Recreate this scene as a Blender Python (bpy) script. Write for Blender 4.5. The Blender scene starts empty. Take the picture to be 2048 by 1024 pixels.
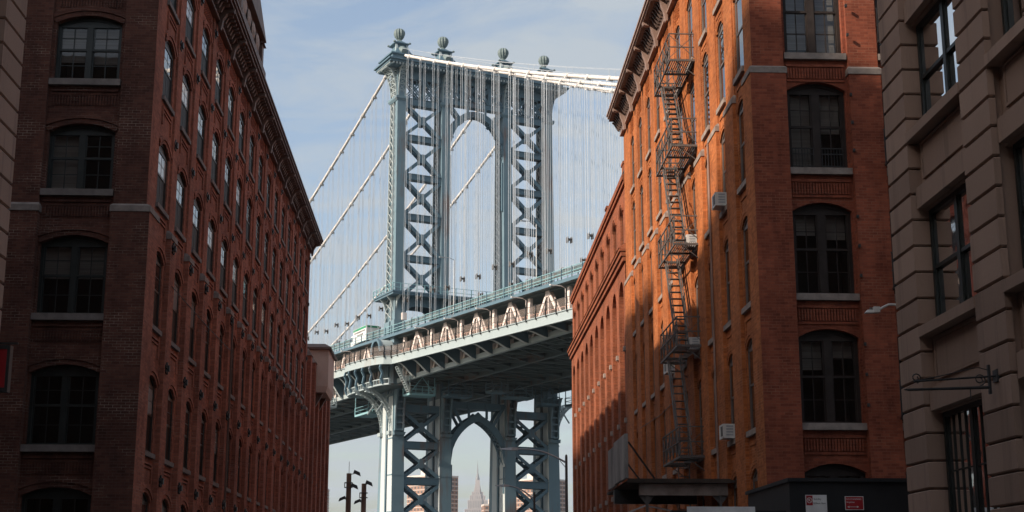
import bpy, math, random
from mathutils import Vector, Matrix
random.seed(7)
R = math.radians
scene = bpy.context.scene
COL = scene.collection

# ------------------------------------------------------------------ camera, sky, sun, exposure
cam_d = bpy.data.cameras.new('camera'); cam = bpy.data.objects.new('camera', cam_d); COL.objects.link(cam)
cam_d.lens = 50.0; cam_d.sensor_width = 36.0; cam_d.clip_start = 0.1; cam_d.clip_end = 20000
cam.location = (0, 0, 1.7)
cam.rotation_euler = (R(90) + math.atan(666 / 2844), 0, -R(2.53))
scene.camera = cam
SUN_EL, SUN_PHI = 31.0, 62.0
sd = bpy.data.lights.new('sun', 'SUN'); sun = bpy.data.objects.new('sun', sd); COL.objects.link(sun)
sd.energy = 5.0; sd.angle = R(0.55); sd.color = (1.0, 0.87, 0.72)
ldir = Vector((math.sin(R(SUN_PHI)) * math.cos(R(SUN_EL)), math.cos(R(SUN_PHI)) * math.cos(R(SUN_EL)), -math.sin(R(SUN_EL))))
sun.rotation_euler = ldir.to_track_quat('-Z', 'Y').to_euler()
sun.location = (-60, -60, 80)
world = bpy.data.worlds.new('World'); scene.world = world; world.use_nodes = True
wn = world.node_tree; wn.nodes.clear()
def WN(t, **k):
    n = wn.nodes.new(t)
    for a, b in k.items(): setattr(n, a, b)
    return n
sky = WN('ShaderNodeTexSky', sky_type='NISHITA', sun_disc=False)
sky.sun_elevation = R(SUN_EL); sky.sun_rotation = R(180 + SUN_PHI); sky.air_density = 1.1; sky.dust_density = 3.0; sky.ozone_density = 0.8
tc = WN('ShaderNodeTexCoord'); sep = WN('ShaderNodeSeparateXYZ'); wn.links.new(tc.outputs['Generated'], sep.inputs[0])
zz = WN('ShaderNodeMath', operation='MAXIMUM'); zz.inputs[1].default_value = 0.0; wn.links.new(sep.outputs[2], zz.inputs[0])
za = WN('ShaderNodeMath', operation='ADD'); za.inputs[1].default_value = 0.22; wn.links.new(zz.outputs[0], za.inputs[0])
dx = WN('ShaderNodeMath', operation='DIVIDE'); wn.links.new(sep.outputs[0], dx.inputs[0]); wn.links.new(za.outputs[0], dx.inputs[1])
dy = WN('ShaderNodeMath', operation='DIVIDE'); wn.links.new(sep.outputs[1], dy.inputs[0]); wn.links.new(za.outputs[0], dy.inputs[1])
cv = WN('ShaderNodeCombineXYZ'); wn.links.new(dx.outputs[0], cv.inputs[0]); wn.links.new(dy.outputs[0], cv.inputs[1])
cn = WN('ShaderNodeTexNoise'); cn.inputs['Scale'].default_value = 3.1; cn.inputs['Detail'].default_value = 9; cn.inputs['Roughness'].default_value = 0.60; cn.inputs['Distortion'].default_value = 0.5
mp = WN('ShaderNodeMapping'); mp.inputs['Rotation'].default_value = (0, 0, 0.5); mp.inputs['Scale'].default_value = (1.0, 2.1, 1.0); mp.inputs['Location'].default_value = (3.1, 1.7, 0)
wn.links.new(cv.outputs[0], mp.inputs[0]); wn.links.new(mp.outputs[0], cn.inputs['Vector'])
cr = WN('ShaderNodeValToRGB'); cr.color_ramp.elements[0].position = 0.40; cr.color_ramp.elements[0].color = (0.16, 0.16, 0.16, 1); cr.color_ramp.elements[1].position = 0.62; cr.color_ramp.elements[1].color = (0.92, 0.92, 0.92, 1)
wn.links.new(cn.outputs[0], cr.inputs[0])
mx = WN('ShaderNodeMixRGB'); mx.inputs[2].default_value = (2.68, 2.98, 3.25, 1)
wn.links.new(cr.outputs[0], mx.inputs[0]); wn.links.new(sky.outputs[0], mx.inputs[1])
bg = WN('ShaderNodeBackground'); bg.inputs[1].default_value = 0.15
wo = WN('ShaderNodeOutputWorld'); wn.links.new(mx.outputs[0], bg.inputs[0]); wn.links.new(bg.outputs[0], wo.inputs[0])
scene.view_settings.view_transform = 'Standard'; scene.view_settings.look = 'None'; scene.view_settings.gamma = 1.0
scene.view_settings.use_curve_mapping = False; scene.view_settings.exposure = 0.38

# ------------------------------------------------------------------ helpers
WM = {}
def V(*a): return Vector(a)
class MB:
    def __init__(s, T=None): s.v = []; s.f = []; s.T = T
    def p(s, a):
        s.v.append(tuple(s.T(*a)) if s.T else tuple(a)); return len(s.v) - 1
    def poly(s, pts): s.f.append([s.p(q) for q in pts])
    def hexa(s, a, b):   # two matching quads -> closed block
        i = [s.p(q) for q in list(a) + list(b)]
        for f in ((0,3,2,1),(4,5,6,7),(0,1,5,4),(1,2,6,5),(2,3,7,6),(3,0,4,7)): s.f.append([i[k] for k in f])
    def box(s, x0, x1, y0, y1, z0, z1):
        s.hexa([(x0,y0,z0),(x1,y0,z0),(x1,y1,z0),(x0,y1,z0)], [(x0,y0,z1),(x1,y0,z1),(x1,y1,z1),(x0,y1,z1)])
    def frus(s, a, b):   # a,b = (x0,x1,y0,y1,z)
        s.hexa([(a[0],a[2],a[4]),(a[1],a[2],a[4]),(a[1],a[3],a[4]),(a[0],a[3],a[4])], [(b[0],b[2],b[4]),(b[1],b[2],b[4]),(b[1],b[3],b[4]),(b[0],b[3],b[4])])
    def bar(s, p, q, w, h, up=(0,0,1)):
        p = Vector(p); q = Vector(q); d = (q - p).normalized(); up = Vector(up)
        a = d.cross(up)
        if a.length < 1e-4: a = d.cross(Vector((1,0,0)))
        a.normalize(); b = a.cross(d).normalized(); a *= w/2; b *= h/2
        s.hexa([p-a-b, p+a-b, p+a+b, p-a+b], [q-a-b, q+a-b, q+a+b, q-a+b])
    def tube(s, path, r, n=6, caps=True):
        path = [Vector(q) for q in path]; rings = []
        for i, c in enumerate(path):
            d = (path[min(i+1, len(path)-1)] - path[max(i-1, 0)]).normalized()
            a = d.cross(Vector((0,0,1)))
            if a.length < 1e-3: a = Vector((1,0,0))
            a.normalize(); b = a.cross(d)
            rr = r[i] if isinstance(r, (list, tuple)) else r
            rings.append([s.p(c + a*rr*math.cos(2*math.pi*k/n) + b*rr*math.sin(2*math.pi*k/n)) for k in range(n)])
        for A, B in zip(rings, rings[1:]):
            for k in range(n): s.f.append([A[k], A[(k+1)%n], B[(k+1)%n], B[k]])
        if caps: s.f.append(rings[0][::-1]); s.f.append(rings[-1])
    def lathe(s, c, prof, n=12, ribs=0.0):
        rings = []
        for r, z in prof:
            rings.append([s.p((c[0] + r*(1 - (ribs if k % 2 else 0))*math.cos(2*math.pi*k/n), c[1] + r*(1 - (ribs if k % 2 else 0))*math.sin(2*math.pi*k/n), c[2]+z)) for k in range(n)])
        for A, B in zip(rings, rings[1:]):
            for k in range(n): s.f.append([A[k], A[(k+1)%n], B[(k+1)%n], B[k]])
        s.f.append(rings[0][::-1]); s.f.append(rings[-1])
    def prism(s, pts, vec):   # closed extrusion of polygon
        vec = Vector(vec); a = [s.p(q) for q in pts]; b = [s.p(Vector(q) + vec) for q in pts]
        s.f.append(a[::-1]); s.f.append(b); m = len(a)
        for k in range(m): s.f.append([a[k], a[(k+1)%m], b[(k+1)%m], b[k]])
    def mesh(s, name, mat=None, smooth=False):
        me = bpy.data.meshes.new(name); me.from_pydata(s.v, [], s.f); me.update()
        if mat: me.materials.append(mat)
        if smooth:
            for p_ in me.polygons: p_.use_smooth = True
        return me
    def build(s, name, mat, parent=None, kind=None, smooth=False): return inst(name, s.mesh(name, mat, smooth), None, parent, kind)
def inst(name, me, M=None, parent=None, kind=None):
    o = bpy.data.objects.new(name, me); COL.objects.link(o)
    M = M or Matrix.Identity(4); o.matrix_basis = M; WM[o] = M
    if parent:
        o.parent = parent; o.matrix_parent_inverse = WM[parent].inverted()
    if kind: o['kind'] = kind
    return o
def thing(name, label, cat, loc=(0,0,0), group=None):
    o = inst(name, None, Matrix.Translation(Vector(loc))); o.empty_display_size = 0.5; return tag(o, label, cat, group)
def tag(o, label, cat, group=None):
    o['label'] = label; o['category'] = cat
    if group: o['group'] = group
    return o
def frame(o, u, d):     # placement for wall-mounted copies: local x along wall, y outward, z up
    return Matrix(((u[0], d[0], 0, o[0]), (u[1], d[1], 0, o[1]), (0, 0, 1, o[2]), (0, 0, 0, 1)))

# ------------------------------------------------------------------ materials
def newmat(name):
    m = bpy.data.materials.new(name); m.use_nodes = True; nt = m.node_tree
    b = nt.nodes['Principled BSDF']; return m, nt, b
def nd(nt, t, **k):
    n = nt.nodes.new(t)
    for a, b in k.items(): setattr(n, a, b)
    return n
def ramp(nt, src, stops):
    r = nd(nt, 'ShaderNodeValToRGB'); e = r.color_ramp.elements
    e[0].position, e[0].color = stops[0][0], (*stops[0][1], 1); e[1].position, e[1].color = stops[-1][0], (*stops[-1][1], 1)
    for p_, c in stops[1:-1]:
        x = e.new(p_); x.color = (*c, 1)
    nt.links.new(src, r.inputs[0]); return r.outputs[0]
def noise(nt, vec, scale, detail=4, rough=0.6, sc=None):
    n = nd(nt, 'ShaderNodeTexNoise'); n.inputs['Scale'].default_value = scale; n.inputs['Detail'].default_value = detail; n.inputs['Roughness'].default_value = rough
    if sc:
        m = nd(nt, 'ShaderNodeMapping'); m.inputs['Scale'].default_value = sc; nt.links.new(vec, m.inputs[0]); vec = m.outputs[0]
    nt.links.new(vec, n.inputs['Vector']); return n.outputs[0]
def mixc(nt, f, a, b, mode='MIX'):
    m = nd(nt, 'ShaderNodeMixRGB', blend_type=mode)
    for i, x in ((0, f), (1, a), (2, b)):
        if hasattr(x, 'links'): nt.links.new(x, m.inputs[i])
        elif isinstance(x, (int, float)): m.inputs[i].default_value = x
        else: m.inputs[i].default_value = (*x, 1)
    return m.outputs[0]
def bump(nt, b, h, strength, dist):
    n = nd(nt, 'ShaderNodeBump'); n.inputs['Strength'].default_value = strength; n.inputs['Distance'].default_value = dist
    nt.links.new(h, n.inputs['Height']); nt.links.new(n.outputs[0], b.inputs['Normal'])
def brick(name, ca, cb, mortar, patch=None, course=0.085, length=0.24):
    m, nt, b = newmat(name); g = nd(nt, 'ShaderNodeNewGeometry')
    sp = nd(nt, 'ShaderNodeSeparateXYZ'); nt.links.new(g.outputs['Position'], sp.inputs[0])
    sn = nd(nt, 'ShaderNodeSeparateXYZ'); nt.links.new(g.outputs['True Normal'], sn.inputs[0])
    ab = nd(nt, 'ShaderNodeMath', operation='ABSOLUTE'); nt.links.new(sn.outputs[1], ab.inputs[0])
    gt = nd(nt, 'ShaderNodeMath', operation='GREATER_THAN'); gt.inputs[1].default_value = 0.6; nt.links.new(ab.outputs[0], gt.inputs[0])
    mu = nd(nt, 'ShaderNodeMix'); nt.links.new(gt.outputs[0], mu.inputs[0]); nt.links.new(sp.outputs[1], mu.inputs[2]); nt.links.new(sp.outputs[0], mu.inputs[3])
    cx = nd(nt, 'ShaderNodeCombineXYZ'); nt.links.new(mu.outputs[0], cx.inputs[0]); nt.links.new(sp.outputs[2], cx.inputs[1])
    bt = nd(nt, 'ShaderNodeTexBrick'); nt.links.new(cx.outputs[0], bt.inputs['Vector'])
    bt.inputs['Scale'].default_value = 1.0; bt.inputs['Brick Width'].default_value = length; bt.inputs['Row Height'].default_value = course
    bt.inputs['Mortar Size'].default_value = 0.007; bt.inputs['Mortar Smooth'].default_value = 0.3; bt.inputs['Bias'].default_value = -0.1
    n1 = noise(nt, g.outputs['Position'], 0.45, 5); n2 = noise(nt, g.outputs['Position'], 6.0, 3)
    col1 = mixc(nt, n1, ca, cb); n3 = noise(nt, g.outputs['Position'], 1.4, 5, 0.7, (1, 1, 0.25))
    dark = mixc(nt, ramp(nt, n3, [(0.35, (0.62, 0.62, 0.62)), (0.62, (1.08, 1.08, 1.08))]), (0, 0, 0), col1, 'MIX')
    c1 = mixc(nt, 1.0, col1, ramp(nt, n3, [(0.30, (0.55, 0.53, 0.53)), (0.48, (0.95, 0.95, 0.95)), (0.70, (1.18, 1.16, 1.14))]), 'MULTIPLY')
    soot = noise(nt, g.outputs['Position'], 0.22, 7, 0.68); c1 = mixc(nt, 1.0, c1, ramp(nt, soot, [(0.34, (0.62, 0.60, 0.60)), (0.52, (1.0, 1.0, 1.0)), (0.68, (1.16, 1.16, 1.14))]), 'MULTIPLY')
    c2 = mixc(nt, 1.0, c1, (0.58, 0.55, 0.57), 'MULTIPLY')
    nt.links.new(c1, bt.inputs['Color1']); nt.links.new(c2, bt.inputs['Color2'])
    if patch:
        np_ = noise(nt, g.outputs['Position'], 0.55, 6, 0.72, (1, 1, 2.2))
        mo = mixc(nt, ramp(nt, np_, [(0.50, (0, 0, 0)), (0.66, (1, 1, 1))]), mortar, patch)
        nt.links.new(mo, bt.inputs['Mortar'])
    else: bt.inputs['Mortar'].default_value = (*mortar, 1)
    out = mixc(nt, ramp(nt, n2, [(0.3, (0, 0, 0)), (0.8, (0.35, 0.35, 0.35))]), bt.outputs['Color'], c2)
    nt.links.new(out, b.inputs['Base Color']); b.inputs['Roughness'].default_value = 0.9; b.inputs['Specular IOR Level'].default_value = 0.2
    inv = nd(nt, 'ShaderNodeMath', operation='SUBTRACT'); inv.inputs[0].default_value = 1.0; nt.links.new(bt.outputs['Fac'], inv.inputs[1])
    bump(nt, b, inv.outputs[0], 0.5, 0.012)
    return m
def plain(name, ca, cb, scale=3.0, rough=0.7, metal=0.0, sc=None, bmp=0.0, spec=0.4, detail=5, lo=0.35, hi=0.65):
    m, nt, b = newmat(name); g = nd(nt, 'ShaderNodeNewGeometry')
    n = noise(nt, g.outputs['Position'], scale, detail, 0.65, sc)
    nt.links.new(ramp(nt, n, [(lo, ca), (hi, cb)]), b.inputs['Base Color'])
    b.inputs['Roughness'].default_value = rough; b.inputs['Metallic'].default_value = metal; b.inputs['Specular IOR Level'].default_value = spec
    if bmp: bump(nt, b, n, bmp, 0.02)
    return m
def stone(name, ca, cb):
    m, nt, b = newmat(name); g = nd(nt, 'ShaderNodeNewGeometry'); P = g.outputs['Position']; oi = nd(nt, 'ShaderNodeObjectInfo')
    c = mixc(nt, noise(nt, P, 0.9, 8, 0.65, (1, 1, 0.5)), ca, cb)
    c = mixc(nt, 1.0, c, ramp(nt, oi.outputs['Random'], [(0.0, (0.84, 0.83, 0.82)), (1.0, (1.12, 1.12, 1.12))]), 'MULTIPLY')
    st = noise(nt, P, 2.2, 6, 0.7, (1, 1, 0.08)); c = mixc(nt, ramp(nt, st, [(0.52, (0, 0, 0)), (0.75, (0.6, 0.6, 0.6))]), c, (0.12, 0.085, 0.07))
    nt.links.new(c, b.inputs['Base Color']); b.inputs['Roughness'].default_value = 0.92; b.inputs['Specular IOR Level'].default_value = 0.2
    bump(nt, b, noise(nt, P, 9.0, 6, 0.7), 0.25, 0.02); return m
def steel(name, base, light, rust, amount=0.5):
    m, nt, b = newmat(name); g = nd(nt, 'ShaderNodeNewGeometry'); P = g.outputs['Position']
    c = mixc(nt, noise(nt, P, 0.35, 5), base, light)
    st = noise(nt, P, 0.9, 6, 0.7, (1, 1, 0.10)); bl = noise(nt, P, 0.10, 3, 0.5)
    mul = nd(nt, 'ShaderNodeMath', operation='MULTIPLY'); nt.links.new(st, mul.inputs[0]); nt.links.new(bl, mul.inputs[1])
    c = mixc(nt, ramp(nt, mul.outputs[0], [(0.36 - 0.1*amount, (0, 0, 0)), (0.50 - 0.1*amount, (0.85, 0.85, 0.85))]), c, rust)
    nt.links.new(c, b.inputs['Base Color']); b.inputs['Roughness'].default_value = 0.55; b.inputs['Specular IOR Level'].default_value = 0.35
    return m
def glass_dark(name, base=(0.012, 0.013, 0.014), rough=0.03, ior=1.6, wav=0.06):
    m, nt, b = newmat(name); b.inputs['Base Color'].default_value = (*base, 1); b.inputs['Roughness'].default_value = rough; b.inputs['IOR'].default_value = ior
    g = nd(nt, 'ShaderNodeNewGeometry'); n = noise(nt, g.outputs['Position'], 1.3, 2, 0.4); bump(nt, b, n, wav, 0.05)
    return m
def glass_clear(name):
    m, nt, b = newmat(name); nt.nodes.remove(b); out = nt.nodes['Material Output']
    fr = nd(nt, 'ShaderNodeFresnel'); fr.inputs[0].default_value = 1.55
    g = nd(nt, 'ShaderNodeNewGeometry'); n = noise(nt, g.outputs['Position'], 1.1, 2, 0.4)
    bm = nd(nt, 'ShaderNodeBump'); bm.inputs['Strength'].default_value = 0.08; bm.inputs['Distance'].default_value = 0.05; nt.links.new(n, bm.inputs['Height'])
    gl = nd(nt, 'ShaderNodeBsdfGlossy'); gl.inputs['Roughness'].default_value = 0.02; nt.links.new(bm.outputs[0], gl.inputs['Normal'])
    tr = nd(nt, 'ShaderNodeBsdfTransparent'); tr.inputs[0].default_value = (0.62, 0.64, 0.63, 1)
    mxs = nd(nt, 'ShaderNodeMixShader')
    mf = nd(nt, 'ShaderNodeMath', operation='MULTIPLY_ADD'); mf.inputs[1].default_value = 1.0; mf.inputs[2].default_value = 0.0; nt.links.new(fr.outputs[0], mf.inputs[0])
    nt.links.new(mf.outputs[0], mxs.inputs[0]); nt.links.new(tr.outputs[0], mxs.inputs[1]); nt.links.new(gl.outputs[0], mxs.inputs[2]); nt.links.new(mxs.outputs[0], out.inputs[0])
    return m
def wire_mesh(name, col, cell=0.35, cover=0.3):
    m, nt, b = newmat(name); out = nt.nodes['Material Output']; b.inputs['Base Color'].default_value = (*col, 1); b.inputs['Roughness'].default_value = 0.7
    tr = nd(nt, 'ShaderNodeBsdfTransparent'); ms = nd(nt, 'ShaderNodeMixShader'); ms.inputs[0].default_value = cover
    nt.links.new(tr.outputs[0], ms.inputs[1]); nt.links.new(b.outputs[0], ms.inputs[2]); nt.links.new(ms.outputs[0], out.inputs[0])
    return m
M = dict(
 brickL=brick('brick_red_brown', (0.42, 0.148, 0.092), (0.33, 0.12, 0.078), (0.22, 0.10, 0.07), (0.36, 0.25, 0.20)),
 brickLf=brick('brick_brown_shaded', (0.155, 0.062, 0.042), (0.115, 0.05, 0.037), (0.10, 0.06, 0.048), (0.34, 0.28, 0.23)),  # browner, dirtier front brick, with the shade of that face darkened into it
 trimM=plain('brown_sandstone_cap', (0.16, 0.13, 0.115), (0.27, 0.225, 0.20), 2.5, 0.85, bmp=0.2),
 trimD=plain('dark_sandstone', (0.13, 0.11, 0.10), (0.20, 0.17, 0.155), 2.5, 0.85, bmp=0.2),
 brickR=brick('brick_orange', (0.55, 0.185, 0.058), (0.47, 0.148, 0.048), (0.39, 0.14, 0.06), (0.50, 0.27, 0.16)),
 brickRf=brick('brick_orange_shaded', (0.31, 0.085, 0.045), (0.25, 0.07, 0.04), (0.20, 0.072, 0.045), (0.30, 0.15, 0.10)),  # darker copy of the orange brick: shade on the front put into colour
 brickF=brick('brick_far', (0.38, 0.115, 0.05), (0.28, 0.085, 0.045), (0.30, 0.14, 0.08), (0.36, 0.2, 0.13)),
 trim=plain('sandstone_trim', (0.22, 0.175, 0.15), (0.36, 0.295, 0.26), 2.5, 0.85, bmp=0.2),
 brown=stone('brownstone', (0.28, 0.188, 0.145), (0.355, 0.245, 0.19)),
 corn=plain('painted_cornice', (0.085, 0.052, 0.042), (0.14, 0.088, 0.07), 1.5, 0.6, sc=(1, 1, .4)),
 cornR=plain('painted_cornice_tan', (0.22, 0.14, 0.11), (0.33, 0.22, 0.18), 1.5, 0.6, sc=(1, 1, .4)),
 black=plain('black_iron', (0.016, 0.016, 0.017), (0.03, 0.03, 0.03), 4, 0.5),
 iron=plain('grey_iron', (0.075, 0.068, 0.066), (0.13, 0.115, 0.105), 4, 0.6),
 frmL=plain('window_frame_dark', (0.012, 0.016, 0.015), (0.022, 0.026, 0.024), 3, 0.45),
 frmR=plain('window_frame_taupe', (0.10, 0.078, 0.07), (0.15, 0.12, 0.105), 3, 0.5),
 frmB=plain('window_frame_brown', (0.022, 0.016, 0.014), (0.036, 0.027, 0.024), 3, 0.65, spec=.2),
 white=plain('white_paint', (0.62, 0.61, 0.60), (0.76, 0.76, 0.75), 3, 0.5),
 glass=glass_dark('window_glass', ior=5.0, wav=.02), glassB=glass_dark('window_glass_blind', (0.30, 0.27, 0.25), .12, 2.2, .02), screen=glass_dark('screened_glass', (0.010, 0.010, 0.010), 0.5, 1.2, 0.0), clear=glass_clear('window_glass_clear'),
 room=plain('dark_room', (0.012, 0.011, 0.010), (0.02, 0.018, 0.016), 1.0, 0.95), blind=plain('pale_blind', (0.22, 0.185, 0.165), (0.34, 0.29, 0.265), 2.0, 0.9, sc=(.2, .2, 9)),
 blue=steel('bridge_steel', (0.072, 0.132, 0.175), (0.112, 0.18, 0.225), (0.17, 0.085, 0.05), 0.35),
 blueL=steel('bridge_steel_pale', (0.27, 0.335, 0.355), (0.37, 0.42, 0.43), (0.30, 0.17, 0.11), 0.3),
 pale=steel('bridge_steel_sunlit', (0.42, 0.47, 0.48), (0.52, 0.55, 0.55), (0.36, 0.24, 0.18), 0.25),  # lighter copy of the bridge steel, sunlight put into its colour
 rusty=steel('bridge_steel_rusty', (0.108, 0.18, 0.225), (0.175, 0.25, 0.29), (0.17, 0.082, 0.05), 0.95),
 teal=steel('bridge_teal', (0.16, 0.33, 0.38), (0.26, 0.42, 0.45), (0.25, 0.15, 0.1), 0.2),
 cream=steel('truss_primer', (0.66, 0.55, 0.51), (0.78, 0.70, 0.66), (0.42, 0.25, 0.19), 0.3),
 pink=steel('rail_primer', (0.46, 0.24, 0.19), (0.56, 0.34, 0.28), (0.30, 0.13, 0.08), 0.6),
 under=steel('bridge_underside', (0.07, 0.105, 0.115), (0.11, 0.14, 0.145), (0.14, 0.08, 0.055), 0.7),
 cable=plain('cable_wrap', (0.52, 0.48, 0.45), (0.72, 0.69, 0.67), 0.8, 0.5), rope=plain('wire_rope', (0.42, 0.46, 0.50), (0.55, 0.58, 0.62), 1.0, 0.5),
 urn=plain('finial_verdigris', (0.10, 0.14, 0.145), (0.17, 0.215, 0.22), 1.5, 0.6), mesh=wire_mesh('chain_link', (0.42, 0.34, 0.30), cover=0.22),
 asphalt=plain('asphalt', (0.04, 0.04, 0.042), (0.06, 0.06, 0.06), 6, 0.9), pave=plain('pavement_concrete', (0.25, 0.24, 0.22), (0.33, 0.31, 0.29), 2, 0.9),
 ground=plain('ground', (0.08, 0.08, 0.07), (0.12, 0.11, 0.10), 0.05, 0.95), kerb=plain('kerb_stone', (0.28, 0.27, 0.26), (0.36, 0.35, 0.34), 2, 0.85),
 roof=plain('roof_felt', (0.05, 0.05, 0.05), (0.09, 0.085, 0.08), 1, 0.9), wood=plain('weathered_wood', (0.13, 0.08, 0.055), (0.22, 0.14, 0.10), 1.5, 0.85, sc=(1, 1, .15)),
 stucco=plain('beige_stucco', (0.50, 0.37, 0.30), (0.56, 0.43, 0.36), 1.2, 0.9, sc=(1, 1, .5)), lime=plain('limestone', (0.30, 0.275, 0.275), (0.36, 0.33, 0.33), 0.02, 0.85),
 limeD=plain('limestone_window_strip', (0.17, 0.17, 0.185), (0.21, 0.21, 0.22), 0.02, 0.6), apt=plain('apartment_brick', (0.27, 0.16, 0.12), (0.33, 0.20, 0.155), 0.05, 0.9),
 concrete=plain('pale_concrete', (0.50, 0.44, 0.40), (0.62, 0.56, 0.52), 0.5, 0.85), aptwin=plain('apartment_window', (0.05, 0.055, 0.06), (0.16, 0.16, 0.17), 0.6, 0.25),
 green=plain('sign_green', (0.02, 0.22, 0.11), (0.03, 0.27, 0.14), 2, 0.5), red=plain('sign_red', (0.30, 0.01, 0.016), (0.36, 0.016, 0.02), 2, 0.45),
 tin=plain('weathered_sheet', (0.16, 0.155, 0.15), (0.42, 0.40, 0.38), 1.2, 0.7, sc=(1, 1, .35), bmp=0.2), grey=plain('grey_metal', (0.30, 0.31, 0.32), (0.40, 0.41, 0.42), 3, 0.4, 0.3),
 acw=plain('air_conditioner_white', (0.55, 0.53, 0.50), (0.66, 0.64, 0.61), 3, 0.5), water=plain('river_water', (0.03, 0.045, 0.05), (0.05, 0.065, 0.07), 0.2, 0.12),
 rotten=plain('dark_timber', (0.03, 0.022, 0.018), (0.075, 0.055, 0.045), 1.5, 0.9, sc=(1, .2, 1)),
 hoard=plain('black_hoarding', (0.010, 0.011, 0.013), (0.018, 0.018, 0.02), 2, 0.6),
)

# ------------------------------------------------------------------ ground, street
def struct(name, mb, mat): return mb.build(name, mat, None, 'structure')
m = MB(); m.poly([(-1500, -300, -0.03), (1500, -300, -0.03), (1500, 5400, -0.03), (-1500, 5400, -0.03)]); struct('ground', m, M['ground'])
m = MB(); m.poly([(-5.6, -60, 0), (5.6, -60, 0), (5.6, 150, 0), (-5.6, 150, 0)]); struct('road', m, M['asphalt'])
m = MB(); m.poly([(-60, 31.2, 0.004), (60, 31.2, 0.004), (60, 37.8, 0.004), (-60, 37.8, 0.004)]); struct('cross_road', m, M['asphalt'])
for sx in (-1, 1):
    for y0, y1 in ((-60, 28.2), (40.6, 150)):
        e0, e1 = (y0, y1 + 2.8) if y0 < 0 else (y0 - 2.6, y1)
        m = MB(); xa, xb = sorted((sx*5.75, sx*14)); m.box(xa, xb, e0, e1, -0.02, 0.13); struct('pavement', m, M['pave'])
        m = MB(); xa, xb = sorted((sx*5.6, sx*5.745)); m.box(xa, xb, e0, e1, -0.02, 0.14); struct('kerb', m, M['kerb'])
m = MB(); m.poly([(-1450, 205, 0.0), (1450, 205, 0.0), (1450, 800, 0.0), (-1450, 800, 0.0)]); struct('river', m, M['water'])

# ------------------------------------------------------------------ generic facade pieces (local x along wall, y outward, z up)
def arch_pts(w, z1, rise, n=8):
    if rise <= 0: return [(-w/2, z1), (w/2, z1)]
    r = (w*w/4 + rise*rise)/(2*rise); a = math.asin(min(1, w/2/r))
    return [(r*math.sin(-a + 2*a*k/n), z1 - rise - r*math.cos(a) + r*math.cos(-a + 2*a*k/n)) for k in range(n+1)]
def wall_cell(mb, T, u0, u1, z0, z1, uc, w, zs, zt, rise, d, rev):
    """wall patch u0..u1, z0..z1 at outward offset d with one arched opening and its reveals"""
    P = lambda u, z, dd=0: T(u, d + dd, z)
    a, b = uc - w/2, uc + w/2; zsp = zt - rise
    def q(*pts): mb.poly([P(*x) for x in pts])
    q((u0, z0), (u1, z0), (u1, zs), (u0, zs)); q((u0, zs), (a, zs), (a, zsp), (u0, zsp)); q((b, zs), (u1, zs), (u1, zsp), (b, zsp))
    ap = [(uc + x, z) for x, z in arch_pts(w, zt, rise)]
    q((u0, zsp), ap[0], (ap[0][0], z1), (u0, z1)); q(ap[-1], (u1, zsp), (u1, z1), (ap[-1][0], z1))
    for x, y in zip(ap, ap[1:]): q(x, y, (y[0], z1), (x[0], z1)); q(x, y, (*y, -rev), (*x, -rev))
    q((a, zs), (b, zs), (b, zs, -rev), (a, zs, -rev)); q((a, zs), (a, zsp), (a, zsp, -rev), (a, zs, -rev)); q((b, zs), (b, zsp), (b, zsp, -rev), (b, zs, -rev))
def strip_ring(mb, pts_o, pts_i, d0, d1):
    for (a, b, c, e) in zip(pts_o, pts_o[1:], pts_i[1:], pts_i):
        mb.hexa([(a[0], d0, a[1]), (b[0], d0, b[1]), (c[0], d0, c[1]), (e[0], d0, e[1])], [(a[0], d1, a[1]), (b[0], d1, b[1]), (c[0], d1, c[1]), (e[0], d1, e[1])])
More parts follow.
